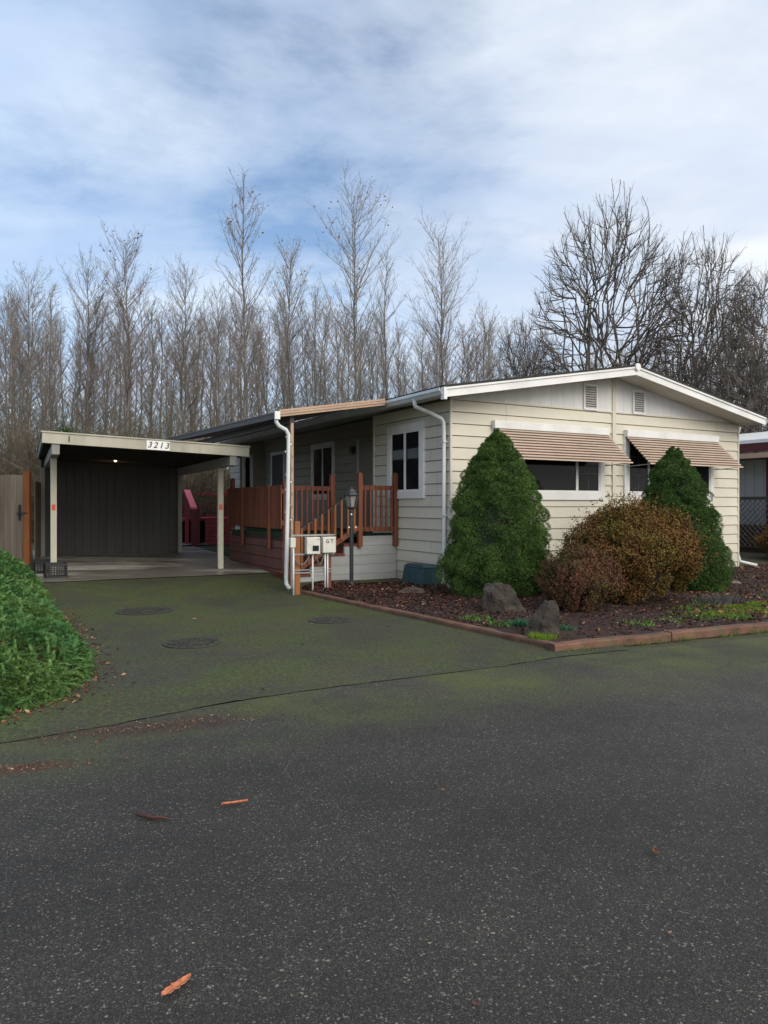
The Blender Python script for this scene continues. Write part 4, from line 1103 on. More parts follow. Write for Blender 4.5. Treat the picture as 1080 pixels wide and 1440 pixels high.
# ------------------------------------------------------------------ red deck behind the carport
rd_ = empty('red_garden_deck', (-5.55, 23.6, hq(-5.5, 23.6)), R_(6), 'crimson painted deck with sloping rail seen through the carport', 'deck')
mb = MB(); z = 0
while z < .85: mb.box(-.15, 2.6, -.02, .0, z, z + .13); z += .14
mb.build('skirt', M['crimson'], rd_)
MB().box(-2.4, 2.6, .01, 3, .78, .85).build('deck_floor', M['crimson'], rd_)
MB().box(-.5, 2.6, -.05, .0, .86, .90).build('deck_edge', M['crimson_pink'], rd_)
mb = MB()
for z in (1.62, 1.18): mb.box(-2.4, 2.6, 2.9, 2.95, z, z + .12)
mb.build('rail', M['crimson'], rd_)
mb = MB(); mb.box(-2.4, -.9, -.02, .02, .62, .86); mb.build('bench_side', M['crimson'], rd_)
for x_, z0, z1 in ((-.72, 0, 1.72), (-.38, 0, 1.15), (-2.3, 0, 1.7), (2.5, 0, 1.7)):
    MB().box(x_ - .05, x_ + .07, -.10, -.0, z0, z1).build('post', M['crimson'] if x_ != -.38 else M['maroon'], rd_)
for x_ in (-2.3, -1.1, .2, 1.5, 2.5): MB().box(x_ - .05, x_ + .05, 2.955, 3.03, 0, 1.78).build('post', M['crimson'], rd_)
MB().hexa([(-.78, -.16, 1.70), (-.60, -.16, 1.70), (-.28, -.9, 1.15), (-.46, -.9, 1.15), (-.78, -.16, 1.76), (-.60, -.16, 1.76), (-.28, -.9, 1.21), (-.46, -.9, 1.21)]).build('sloping_handrail', M['crimson_pink'], rd_)
MB().box(-.46, -.28, -.95, -.87, 0, 1.15).build('newel', M['maroon'], rd_)

# ------------------------------------------------------------------ foliage makers
def norm(a): return a / np.maximum(1e-9, np.linalg.norm(a, axis=-1, keepdims=True))
def blades(P, D, length, width, rg):
    """single-triangle blades from P along D"""
    n = len(P); side = norm(np.cross(D, norm(rg.normal(size=(n, 3)))))
    L = (length * rg.uniform(.6, 1.3, n))[:, None]; w_ = (width * rg.uniform(.7, 1.3, n))[:, None]
    V = np.stack([P - side * w_ / 2, P + side * w_ / 2, P + D * L], 1)
    return V.reshape(-1, 3), np.arange(n * 3).reshape(n, 3)
def spruce(name, loc, H, prof, seed, label, mt, tops=((0, 0, 1),), lean=(0, 0)):
    """prof: list of (height fraction from the top, radius in m)"""
    rg = np.random.default_rng(seed)
    root = empty(name, loc, 0, label, 'spruce', 'clipped cone-shaped spruces in front of the house')
    fr_, rr_ = zip(*[(a_, b_ * .95) for a_, b_ in prof])
    nc = 440
    # clump centres distributed by area over the profile
    f = rg.uniform(0, 1, nc * 6); r = np.interp(f, fr_, rr_); keep = rg.uniform(0, max(rr_), len(f)) < r + .03
    f = f[keep][:nc]; r = np.interp(f, fr_, rr_)
    az = rg.uniform(0, 2 * np.pi, len(f)); z = H * (1 - f)
    lump = 1 + .07 * np.sin(az * 2 + seed + z * 1.3) + .05 * np.sin(az * 5 + z * 5 + seed * 2)
    cr = .05 + .13 * np.clip(r / .8, 0, 1) * rg.uniform(.75, 1.25, len(f))
    rad = np.maximum(0, r * lump - cr * .75) * rg.uniform(.87, 1.05, len(f))
    Cc = np.stack([rad * np.cos(az) + lean[0] * z, rad * np.sin(az) + lean[1] * z, z], 1)
    # extra leaders
    for (tx, ty, tz, th) in tops:
        k = 14; zz_ = np.linspace(0, 1, k); 
        Cc = np.concatenate([Cc, np.stack([tx + rg.normal(0, .03, k), ty + rg.normal(0, .03, k), tz + th * zz_], 1)]); cr = np.concatenate([cr, .085 * (1 - zz_) + .018])
        az = np.concatenate([az, rg.uniform(0, 6.28, k)])
    per = 560
    N = len(Cc); d = norm(rg.normal(size=(N, per, 3)))
    outw = norm(np.stack([np.cos(az), np.sin(az), np.full(N, .55)], 1))
    d = norm(d + outw[:, None, :] * .45)
    P = Cc[:, None, :] + d * cr[:, None, None] * rg.uniform(.80, 1.0, (N, per, 1)) * np.array([1, 1, .75])
    D = norm(d * .55 + np.array([0, 0, .2]) + rg.normal(0, .62, d.shape))
    P = P.reshape(-1, 3); D = D.reshape(-1, 3)
    # shorter inner sprays close the hollows between the clumps
    ni = 26000; fi = rg.uniform(.03, .985, ni) ** .75; ai = rg.uniform(0, 2 * np.pi, ni); zi = H * (1 - fi)
    ri = np.maximum(.02, np.interp(fi, fr_, rr_) - .09) * (1 + .05 * np.sin(ai * 2 + seed + zi * 1.3)) * rg.uniform(.86, 1.02, ni)
    Pi = np.stack([ri * np.cos(ai) + lean[0] * zi, ri * np.sin(ai) + lean[1] * zi, zi], 1)
    P = np.concatenate([P, Pi]); D = np.concatenate([D, norm(np.stack([np.cos(ai) * .5, np.sin(ai) * .5, np.full(ni, .3)], 1) + rg.normal(0, .6, (ni, 3)))])
    ok = P[:, 2] > .02
    V, F = blades(P[ok], D[ok], .027, .0095, rg)
    np_mesh('crown', V, F, mt, root)
    # opaque inner mass, shade between the clumps put into its dark colour
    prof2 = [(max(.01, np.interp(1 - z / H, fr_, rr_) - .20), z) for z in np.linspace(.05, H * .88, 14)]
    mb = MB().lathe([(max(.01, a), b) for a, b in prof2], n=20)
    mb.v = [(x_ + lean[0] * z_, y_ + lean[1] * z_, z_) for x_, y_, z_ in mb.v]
    mb.build('inner_shade_mass', M['spruce_core'], root, smooth=True)
    MB().tube([(0, 0, -.05), (0, 0, .5)], [.07, .05], 8).build('trunk', M['bark_dk'], root, smooth=True)
    return root
P1 = [(0, .04), (.05, .20), (.12, .35), (.2, .48), (.32, .62), (.43, .71), (.55, .75), (.66, .79), (.76, .82), (.84, .87), (.92, .80), (.985, .60), (1, .45)]
spruce('dwarf_spruce', (1.78, 11.75, .03), 2.62, P1, 1, 'tall bright green cone-shaped spruce beside the corner downspout', M['spruce'], ((.0, -.02, 2.36, .30), (.24, 0, 2.10, .28)), (.012, 0))
P2 = [(0, .04), (.06, .20), (.12, .34), (.2, .45), (.32, .56), (.45, .62), (.6, .72), (.72, .80), (.84, .86), (.92, .82), (.985, .62), (1, .5)]
spruce('dwarf_spruce', (5.10, 12.75, .03), 2.42, P2, 2, 'darker cone-shaped spruce behind the bronze shrub', M['spruce_dk'], ((-.17, 0, 2.12, .33), (-.0, .05, 2.10, .33), (.14, 0, 1.95, .27)), (-.05, 0))

def shrub(name, loc, rx, ry, H, seed, label, mt, nleaf, size, cat='shrub', ragged=.12, nstem=40, flat=1.0, group=None):
    rg = np.random.default_rng(seed); root = empty(name, loc, 0, label, cat, group)
    # lumps
    nl = 150; la = rg.uniform(0, 2 * np.pi, nl); le = np.arcsin(rg.uniform(-.12, 1, nl))
    ld = np.stack([np.cos(la) * np.cos(le), np.sin(la) * np.cos(le), np.sin(le)], 1)
    lr = rg.uniform(.12, .24, nl)
    which = rg.integers(0, nl, nleaf); d = norm(rg.normal(size=(nleaf, 3)))
    cen = ld[which] * (1 - lr[which, None] * .9) * rg.uniform(.9, 1.06, nl)[which, None]
    Pn = cen + d * (lr[which] * rg.uniform(.4, 1.0, nleaf) ** .5)[:, None]
    # stray shoots
    ns = nleaf // 30; sdir = norm(np.stack([rg.normal(size=ns), rg.normal(size=ns), np.abs(rg.normal(size=ns)) + .3], 1)); grp = rg.integers(0, ns // 8, ns)
    sdir = sdir[grp]; Ps = sdir * (1 + rg.uniform(-.1, ragged, ns))[:, None] + rg.normal(0, .008, (ns, 3))
    Pn = np.concatenate([Pn, Ps]); n = len(Pn)
    hz = np.clip(Pn[:, 2], -.3, 1.3)
    base = 1 - .35 * np.clip(.35 - hz, 0, .35) / .35       # narrows to the foot
    P = np.stack([Pn[:, 0] * rx * base, Pn[:, 1] * ry * base, hz * H * .78 + .20 * H], 1)
    ok = P[:, 2] > .03; P = P[ok]; n = len(P)
    out_ = norm(P - np.array([0, 0, H * .4]))
    N1 = norm(out_ + rg.normal(0, .7, (n, 3))); A = norm(np.cross(N1, rg.normal(size=(n, 3)))); Bv = np.cross(N1, A)
    s = size * rg.uniform(.6, 1.35, n)
    V = np.stack([P - A * s[:, None], P - Bv * (s * .42)[:, None] + N1 * (s * .12)[:, None], P + A * s[:, None], P + Bv * (s * .42)[:, None] + N1 * (s * .12)[:, None]], 1)
    np_mesh('foliage', V.reshape(-1, 3), np.arange(n * 4).reshape(n, 4), mt, root)
    mb = MB()
    for i in range(nstem):
        a = rg.uniform(0, 6.28); r = rg.uniform(.3, .95); zt = H * rg.uniform(.45, .97) * math.sqrt(max(.05, 1 - r * r * .7))
        p0 = (rg.normal(0, .06), rg.normal(0, .06), 0); p2 = (rx * r * math.cos(a), ry * r * math.sin(a), zt)
        p1 = ((p0[0] + p2[0]) * .4, (p0[1] + p2[1]) * .4, zt * .55)
        mb.tube([p0, p1, p2], [.012, .008, .003], 5)
    mb.build('stems', M['twigstem'], root)
    # inner shade mass
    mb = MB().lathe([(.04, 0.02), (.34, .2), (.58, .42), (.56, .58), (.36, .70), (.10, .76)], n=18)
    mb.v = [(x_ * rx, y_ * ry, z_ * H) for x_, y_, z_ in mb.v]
    mb.build('inner_shade_mass', M['shrub_core'], root, smooth=True)
    return root
x, y = GP(886, 852, .06)
shrub('bronze_shrub', (3.66, 10.85, .04), 1.15, .92, 1.58, 3, 'large rounded bronze and orange shrub between the two spruces', M['shrub1'], 80000, .0195, ragged=.12)
shrub('burgundy_shrub', (2.62, 9.85, .04), .63, .55, .93, 4, 'smaller burgundy brown rounded shrub in front of the bronze one', M['shrub2'], 48000, .0140, ragged=.10)
shrub('bronze_shrub', (*W(11.2, .6), .0), 1.0, 1.3, 1.15, 8, 'bronze shrub at the right edge below the neighbouring lattice', M['shrub1'], 12000, .03)
# evergreen bush behind the carport and low greenery beyond
shrub('evergreen_bush', (-11.2, 26.0, 3.0), .75, .6, 1.3, 12, 'small dark green evergreen clump above the carport roof corner', M['ivy'], 1500, .06, 'bush')

# juniper ------------------------------------------------------------
def inpoly(x, y, P):
    c = False; j = len(P) - 1
    for i in range(len(P)):
        if (P[i][1] > y) != (P[j][1] > y) and x < (P[j][0] - P[i][0]) * (y - P[i][1]) / (P[j][1] - P[i][1]) + P[i][0]: c = not c
        j = i
    return c
JP = [(-2.75, 5.05), (-2.50, 5.7), (-2.55, 6.5), (-2.95, 7.4), (-3.65, 8.6), (-4.55, 10.2), (-5.4, 11.8), (-6.35, 13.3), (-7.6, 14.9), (-9.5, 15.2), (-9.5, 5.5), (-6, 4.6), (-4, 4.55)]
def dist_edge(x, y):
    d = 9
    for i in range(len(JP)):
        a = Vector(JP[i]); b = Vector(JP[(i + 1) % len(JP)]); p = Vector((x, y)); t_ = max(0, min(1, (p - a).dot(b - a) / (b - a).length_squared)); d = min(d, (p - a.lerp(b, t_)).length)
    return d
def jh(x, y):
    if not inpoly(x, y, JP): return -.1
    d = dist_edge(x, y)
    k = .46 + .30 * min(1, max(0, (y - 6) / 5))
    return hq(x, y) + k * (1 - math.exp(-d / .38)) + .07 * mnoise.noise(Vector((x * 1.3, y * 1.3, 1))) * min(1, d * 2) + .05 * mnoise.noise(Vector((x * 4, y * 4, 1))) * min(1, d * 3)
ju = empty('juniper_hedge', (-4.5, 8, 0), 0, 'spreading bright green juniper mound along the left of the driveway', 'hedge')
V = []; F = []; nx, ny = 90, 120
xs = np.linspace(-9.6, -2.3, nx); ys_ = np.linspace(4.4, 15.4, ny)
Hm = np.array([[jh(x, y) for x in xs] for y in ys_])
for j in range(ny):
    for i in range(nx): V.append((xs[i] + 4.5, ys_[j] - 8, Hm[j, i] - .09))
for j in range(ny - 1):
    for i in range(nx - 1):
        a = j * nx + i
        if max(V[a][2], V[a + 1][2], V[a + nx][2], V[a + nx + 1][2]) > -.1: F.append((a, a + 1, a + nx + 1, a + nx))
np_mesh('inner_shade_mass', V, F, M['juniper_core'], ju, smooth=True)  # solid core beneath the sprays, inner shade put into its dark colour
rg = np.random.default_rng(21)
def sprays(n, mt, name, lenr, keepfn=None, seed=1, vis=True):
    rr = random.Random(seed); P0 = []; DD = []; tries = 0
    while len(P0) < n and tries < n * 30:
        tries += 1
        x = rr.uniform(-9.4, -2.4); y = 4.6 + (rr.random() ** 1.5) * 10.6
        if x / y < -.60: continue
        if not inpoly(x, y, JP): continue
        if keepfn and not keepfn(x, y, rr): continue
        e = .04; h0 = jh(x, y)
        gx = (jh(x + e, y) - jh(x - e, y)) / (2 * e); gy = (jh(x, y + e) - jh(x, y - e)) / (2 * e)
        g = Vector((-gx, -gy, 1)); g.x = max(-2, min(2, g.x)); g.y = max(-2, min(2, g.y)); g.normalize()
        # growth direction: outwards and towards the drive, hugging the surface
        dr_ = Vector((.45 + rr.gauss(0, .75), -.35 + rr.gauss(0, .75), 0)); dr_ = (dr_ - g * dr_.dot(g)).normalized()
        dr_ = (dr_ + g * rr.uniform(.1, 1.1)).normalized()
        P0.append((x + 4.5, y - 8, h0 - .07)); DD.append(tuple(dr_))
    P0 = np.array(P0); DD = np.array(DD); n = len(P0)
    L = rg.uniform(lenr[0], lenr[1], n)
    side = norm(np.cross(DD, np.array([0, 0, 1.]) + rg.normal(0, .25, (n, 3)))); up = np.cross(side, DD)
    Vs = []; K = 22
    for k in range(K):
        t_ = .15 + .85 * k / (K - 1)
        c = P0 + DD * (L * t_)[:, None] + np.array([0, 0, -1.]) * (L * .25 * t_ ** 2)[:, None]
        for sgn_ in (-1, 1):
            bl = L * (.34 * (1 - t_ * .75)) * rg.uniform(.7, 1.2, n)
            dirn = norm(DD * 1.2 + side * sgn_ * rg.uniform(.35, .8, (n, 1)) + up * rg.normal(.15, .45, (n, 1)))
            wv_ = norm(np.cross(dirn, up)) * (.0040 + .0 * L)[:, None]
            Vs.append(np.stack([c - wv_, c + wv_, c + dirn * bl[:, None]], 1))
    c0 = P0; c1 = P0 + DD * L[:, None]
    V = np.stack(Vs, 1).reshape(n, -1, 3)       # per spray contiguous
    V = V.reshape(-1, 3)
    # join each spray into one island colour by sharing: keep separate triangles, colour varies finely
    return np_mesh(name, V, np.arange(len(V)).reshape(-1, 3), mt, ju)
sprays(15500, M['juniper'], 'foliage', (.10, .21), seed=1)
sprays(420, M['juniper_brown'], 'dead_sprays', (.08, .16), lambda x, y, r: mnoise.noise(Vector((x * 2.2, y * 2.2, 5))) > .22 and dist_edge(x, y) < .9, seed=2)

# leaf litter and weeds along the hedge foot
def hedge_edge():
    k = G.uniform(0, .62); p = lerp_poly(JP[:8], k); return p[0] + abs(G.gauss(0, .14)), p[1] + G.gauss(-.02, .10)
scatter_flakes('hedge_litter', pts_in(hedge_edge, 450), .020, M['litter'], .5, .4, kind='stuff', label='brown leaf litter caught along the foot of the juniper', cat='leaf litter')

def tufts(name, centers, nb, h, wd, mt, label, cat, spread=.05, parent=None, kind='stuff', lean=.5):
    rr = rg; P = []
    for (x, y, z, r_) in centers:
        k = nb; a = rr.uniform(0, 6.28, k); q_ = np.sqrt(rr.uniform(0, 1, k)) * r_
        P.append(np.stack([x + q_ * np.cos(a), y + q_ * np.sin(a) * .8, np.full(k, z)], 1))
    P = np.concatenate(P); D = norm(np.stack([rr.normal(0, lean, len(P)), rr.normal(0, lean, len(P)), np.ones(len(P))], 1))
    V, F = blades(P, D, h, wd, rr)
    return np_mesh(name, V, F, mt, parent, kind=kind, label=label, cat=cat)
def bp(px, py, r=.2): x, y = GP(px, py, .07); return (x, y, .055, r)
tufts('grass', [bp(768, 897, .12), bp(752, 896, .08)], 320, .07, .006, M['lime'], 'tuft of fresh green grass at the foot of the upright rock', 'grass')
tufts('verge_grass', [(1.9 + k * .22 + G.gauss(0, .03), 7.55 + k * .099 + G.gauss(0, .02), .0, .09) for k in range(30) if G.random() < .75], 60, .035, .005, M['weed'], 'low weeds in the gap between timber and road', 'weeds')
tufts('moss_lawn', [(x_, y_, bedz(x_, y_, 0, 1) - .01, .26) for x_, y_ in ((5.0, 10.3), (5.4, 10.5), (5.8, 10.6), (4.75, 10.05), (6.2, 10.9), (5.2, 9.95), (4.6, 9.7), (5.6, 10.1), (5.0, 9.65), (6.0, 10.45), (6.6, 10.9), (4.35, 9.5))], 900, .035, .008, M['lime'], 'bright lime green grass patch in the bed at the right', 'grass')
tufts('bed_weeds', [(x_, y_, bedz(x_, y_, 0, 1) - .01, .22) for x_, y_ in ((4.2, 9.75), (4.5, 10.4), (4.9, 11.0), (5.3, 11.4), (4.0, 9.3), (4.4, 9.25), (3.5, 9.1), (5.9, 11.3), (6.6, 11.0), (4.7, 10.8), (4.1, 10.0), (3.8, 9.55), (6.3, 11.6), (7.0, 11.6), (1.15, 9.2), (1.45, 8.75), (3.0, 8.75))], 150, .055, .012, M['weed'], 'scattered green weeds growing through the bark', 'weeds', lean=.8)
for k, (px, py, sz, m_, lab) in enumerate(((728, 880, .13, 'bluegreen', 'blue-green low plant between the two boulders'), (795, 886, .10, 'bluegreen', 'blue-green low plant right of the upright rock'), (1003, 832, .20, 'weed', 'leafy green plant at the foot of the dark spruce'))):
    x, y = GP(px, py, .08); root = empty('small_plant', (x, y, .05), 0, lab, 'plant')
    n = 260; a = rg.uniform(0, 6.28, n); P = np.zeros((n, 3)) + rg.normal(0, sz * .3, (n, 3)) * np.array([1, 1, 0]); D = norm(np.stack([np.cos(a), np.sin(a), rg.uniform(.3, 1.6, n)], 1))
    V, F = blades(P, D, sz, .02, rg); np_mesh('foliage', V, F, M[m_], root)
for k, (x, y, lab) in enumerate(((4.9, 10.75, 'grey lavender clump left of the lime grass'), (6.15, 11.35, 'grey lavender clump behind the lime grass at the right edge'))):
    root = empty('lavender', (x, y, .06), 0, lab, 'plant'); n = 900; a = rg.uniform(0, 6.28, n)
    P = rg.normal(0, .10, (n, 3)) * np.array([1.6, 1, 0]); D = norm(np.stack([np.cos(a) * .7, np.sin(a) * .7, rg.uniform(.4, 1.6, n)], 1)); V, F = blades(P, D, .16, .008, rg); np_mesh('foliage', V, F, M['lavender'], root)
# a root/log lying right of the bed
x, y = GP(1040, 822, .08)
MB().tube([(0, 0, .05), (-.3, .5, .09), (-.5, 1.0, .12)], [.05, .06, .04], 8).build('fallen_branch', M['bark'], smooth=True, label='grey branch lying in the bed by the house corner', cat='branch').location = (x, y, .03)

# ------------------------------------------------------------------ bare trees
class Segs:
    def __init__(s): s.a = []; s.b = []; s.ra = []; s.rb = []
    def add(s, a, b, ra, rb): s.a.append(tuple(a)); s.b.append(tuple(b)); s.ra.append(ra); s.rb.append(rb)
    def mesh(s, name, m, parent, n=3, **kw):
        a = np.array(s.a); b = np.array(s.b); ra = np.array(s.ra)[:, None]; rb = np.array(s.rb)[:, None]
        d = norm(b - a); ref = np.where(np.abs(d[:, 2:3]) > .8, np.array([[1., 0, 0]]), np.array([[0., 0, 1.]]))
        u = norm(np.cross(d, ref)); v = np.cross(d, u); R1 = []; R2 = []
        for k in range(n):
            t_ = 2 * np.pi * k / n; o = u * np.cos(t_) + v * np.sin(t_); R1.append(a + o * ra); R2.append(b + o * rb)
        V = np.stack(R1 + R2, 1).reshape(-1, 3); base = np.arange(len(a)) * 2 * n; F = []
        for k in range(n):
            k2 = (k + 1) % n; F.append(np.stack([base + k, base + k2, base + n + k2, base + n + k], 1))
        return np_mesh(name, V, np.concatenate(F), m, parent, smooth=True, **kw)
def poplar(seed, H, spread, nprim=70, clear=.18, up=.9, tw=.0065, fine=1.0, ang=38):
    rr = random.Random(seed); tk = Segs(); cr = Segs()
    n = 18; pts = []; x = y = 0
    for i in range(n + 1):
        t_ = i / n; pts.append(Vector((x, y, H * t_))); x += rr.gauss(0, H * .0028); y += rr.gauss(0, H * .0028)
    r0 = H * .0056
    rad = lambda t_: r0 * (1 - t_) ** .85 + .008
    for i in range(n): tk.add(pts[i], pts[i + 1], rad(i / n), rad((i + 1) / n))
    def at(t_): k = min(n - 1, int(t_ * n)); return pts[k].lerp(pts[k + 1], t_ * n - k)
    tips = []
    for i in range(nprim):
        t_ = clear + (.985 - clear) * (i + rr.random()) / nprim
        prof = (min(1, .40 + 1.3 * (t_ - clear)) * (1 - ((t_ - .45) / .62) ** 2 if t_ > .45 else 1)) ** .6
        L = H * spread * 1.15 * max(.22, prof) * rr.uniform(.6, 1.3) * 1.5
        az = rr.uniform(0, 6.283); an = R_(ang + rr.uniform(-10, 14)) * (1 - .25 * t_)
        d = Vector((math.cos(az) * math.sin(an), math.sin(az) * math.sin(an), math.cos(an)))
        p = at(t_); br = min(rad(t_) * .5, .004 + L * .006); ns = 6
        for k in range(ns):
            q_ = p + d * (L / ns); r1 = br * (1 - k / ns) + tw * .8; r2 = br * (1 - (k + 1) / ns) + tw * .8
            cr.add(p, q_, r1, r2)
            m_ = max(1, int((L / ns) / .22 * fine))
            for j in range(m_ if k else m_ // 2):
                pp = p.lerp(q_, rr.random()); l2 = (L * .22 + .28) * (1 - .4 * k / ns) * rr.uniform(.5, 1.4)
                d2 = (d + Vector((rr.gauss(0, .55), rr.gauss(0, .55), rr.gauss(.25, .4)))).normalized()
                p2 = pp
                for h_ in range(2):
                    q2 = p2 + d2 * (l2 / 2); cr.add(p2, q2, tw * (1.1 - .2 * h_), tw * (.85 - .2 * h_))
                    for _ in range(2 if rr.random() < .75 * fine else 1):
                        d3 = (d2 + Vector((rr.gauss(0, .6), rr.gauss(0, .6), rr.gauss(.2, .4)))).normalized()
                        s0 = p2.lerp(q2, rr.random()); cr.add(s0, s0 + d3 * l2 * rr.uniform(.25, .55), tw * .75, tw * .5)
                    p2 = q2; d2 = (d2 + Vector((rr.gauss(0, .18), rr.gauss(0, .18), .15))).normalized()
            p = q_; d = (d + Vector((rr.gauss(0, .06), rr.gauss(0, .06), .10 * up))).normalized()
        tips.append((t_, p))
    tips.append((1, pts[-1]))
    zs_ = sorted(p[2] for p in cr.b); f = H / zs_[-1]
    for S_ in (tk, cr):
        S_.a = [(p[0], p[1], p[2] * f) for p in S_.a]; S_.b = [(p[0], p[1], p[2] * f) for p in S_.b]
    return tk, cr, [(t_, Vector((p.x, p.y, p.z * f))) for t_, p in tips]
def tree_obj(tk, cr, loc, label, cat, group, mt, mc, tips=None, name='bare_poplar', rz_=0, ntk=6):
    root = empty(name, loc, rz_, label, cat, group)
    tk.mesh('trunk', mt, root, ntk); cr.mesh('crown', mc, root, 3)
    if tips:
        P = np.array([tuple(p) for t_, p in tips if t_ > .72]); 
        if len(P):
            Q = np.repeat(P, 3, 0) + rng.normal(0, .18, (len(P) * 3, 3)) * np.array([1, 1, .8])
            scatter_flakes('leaves', Q[::2], .062, M['dryleaf'], .7, 1.2, root)
    return root
def TP(px, d): return ((px - 540) / 1040 * d, d, .2)
def th(py, d): return (710 - py) / 1040 * d + 1.3
hero = [(338, 236, 38, .085, 'tall slender bare poplar above the middle of the carport', 44), (497, 238, 38, .115, 'tall bare poplar with leaves clinging to its tip, above the porch roof', 48),
        (620, 293, 44, .120, 'bare fan-shaped poplar above the left end of the gable roof', 46), (180, 308, 42, .105, 'bare poplar with a dense rounded top above the carport number', 44),
        (404, 328, 44, .095, 'bare poplar with a few leaves between the two tallest ones', 40), (257, 348, 45, .10, 'bare poplar left of the tallest slender one', 42),
        (122, 350, 43, .115, 'dense bare poplar left of the round-topped one', 46), (38, 352, 42, .12, 'dark bushy bare tree at the left edge of the treeline', 46),
        (536, 345, 47, .075, 'thin bare poplar close to the right of the leaf-tipped poplar', 38), (680, 412, 46, .11, 'short bare tree between the fan-shaped poplar and the maples', 42),
        (305, 392, 48, .10, 'short bare poplar just left of the tallest slender one', 42), (443, 395, 47, .10, 'short bare poplar left of the leaf-tipped poplar', 42)]
for k, (px, py, d, sp_, lab, ang) in enumerate(hero):
    H_ = th(py, d); dense = px in (180, 122, 38, 257, 404)
    tk, cr, tips = poplar(100 + k, H_, sp_, 110 if dense else 90, .22, 1.0, .0058, 1.3 if dense else 1.1, ang)
    tree_obj(tk, cr, TP(px, d), lab, 'tree', 'bare poplars of the treeline', M['bark'], M['twig'] if k % 3 else M['twig_red'], tips if px in (497, 338, 404, 180) else None)

# fill of the wood: eight kinds, copied
protos = []
for k in range(8):
    tk, cr, tips = poplar(300 + k, 13.0, [.075, .10, .085, .12, .07, .11, .09, .10][k], 62, [.3, .15, .35, .12, .25, .2, .4, .1][k], 1.0, .0062, .9, [36, 44, 34, 48, 32, 42, 36, 46][k])
    protos.append((tk, cr))
LB = ['slim grey bare poplar among many in the dense wood behind', 'bushy bare poplar among many in the dense wood behind']
fillr = random.Random(17); made = {}
NF = 185
for i in range(NF):
    k = fillr.randrange(8); d = fillr.uniform(40, 72); px = -60 + 1210 * ((i + fillr.random()) / NF) ** 1.12
    base_top = np.interp(px, [0, 60, 110, 230, 300, 380, 470, 540, 600, 690, 750, 800, 1080], [385, 395, 400, 395, 415, 410, 425, 430, 425, 440, 450, 470, 440])
    topy = base_top + fillr.uniform(-12, 95); H_ = th(topy, d); s = H_ / 13.0
    loc = TP(px, d)
    lab = LB[k % 2]
    if k not in made:
        r_ = tree_obj(*protos[k], loc, lab, 'tree', 'bare trees crowding the wood behind the homes', M['bark'], M['twig_red'] if k % 2 else M['twig'], rz_=fillr.uniform(0, 6), ntk=5); made[k] = r_
    else:
        r0_ = made[k]; r_ = r0_.copy(); link(r_); r_.location = loc; r_.rotation_euler = (0, 0, fillr.uniform(0, 6))
        for ch in list(r0_.children): c = ch.copy(); link(c); c.parent = r_
    sw = fillr.uniform(.85, 1.25); r_.scale = (s * sw, s * sw, s)
    r_.rotation_euler[0] = R_(fillr.gauss(0, 2.2)); r_.rotation_euler[1] = R_(fillr.gauss(0, 2.6))

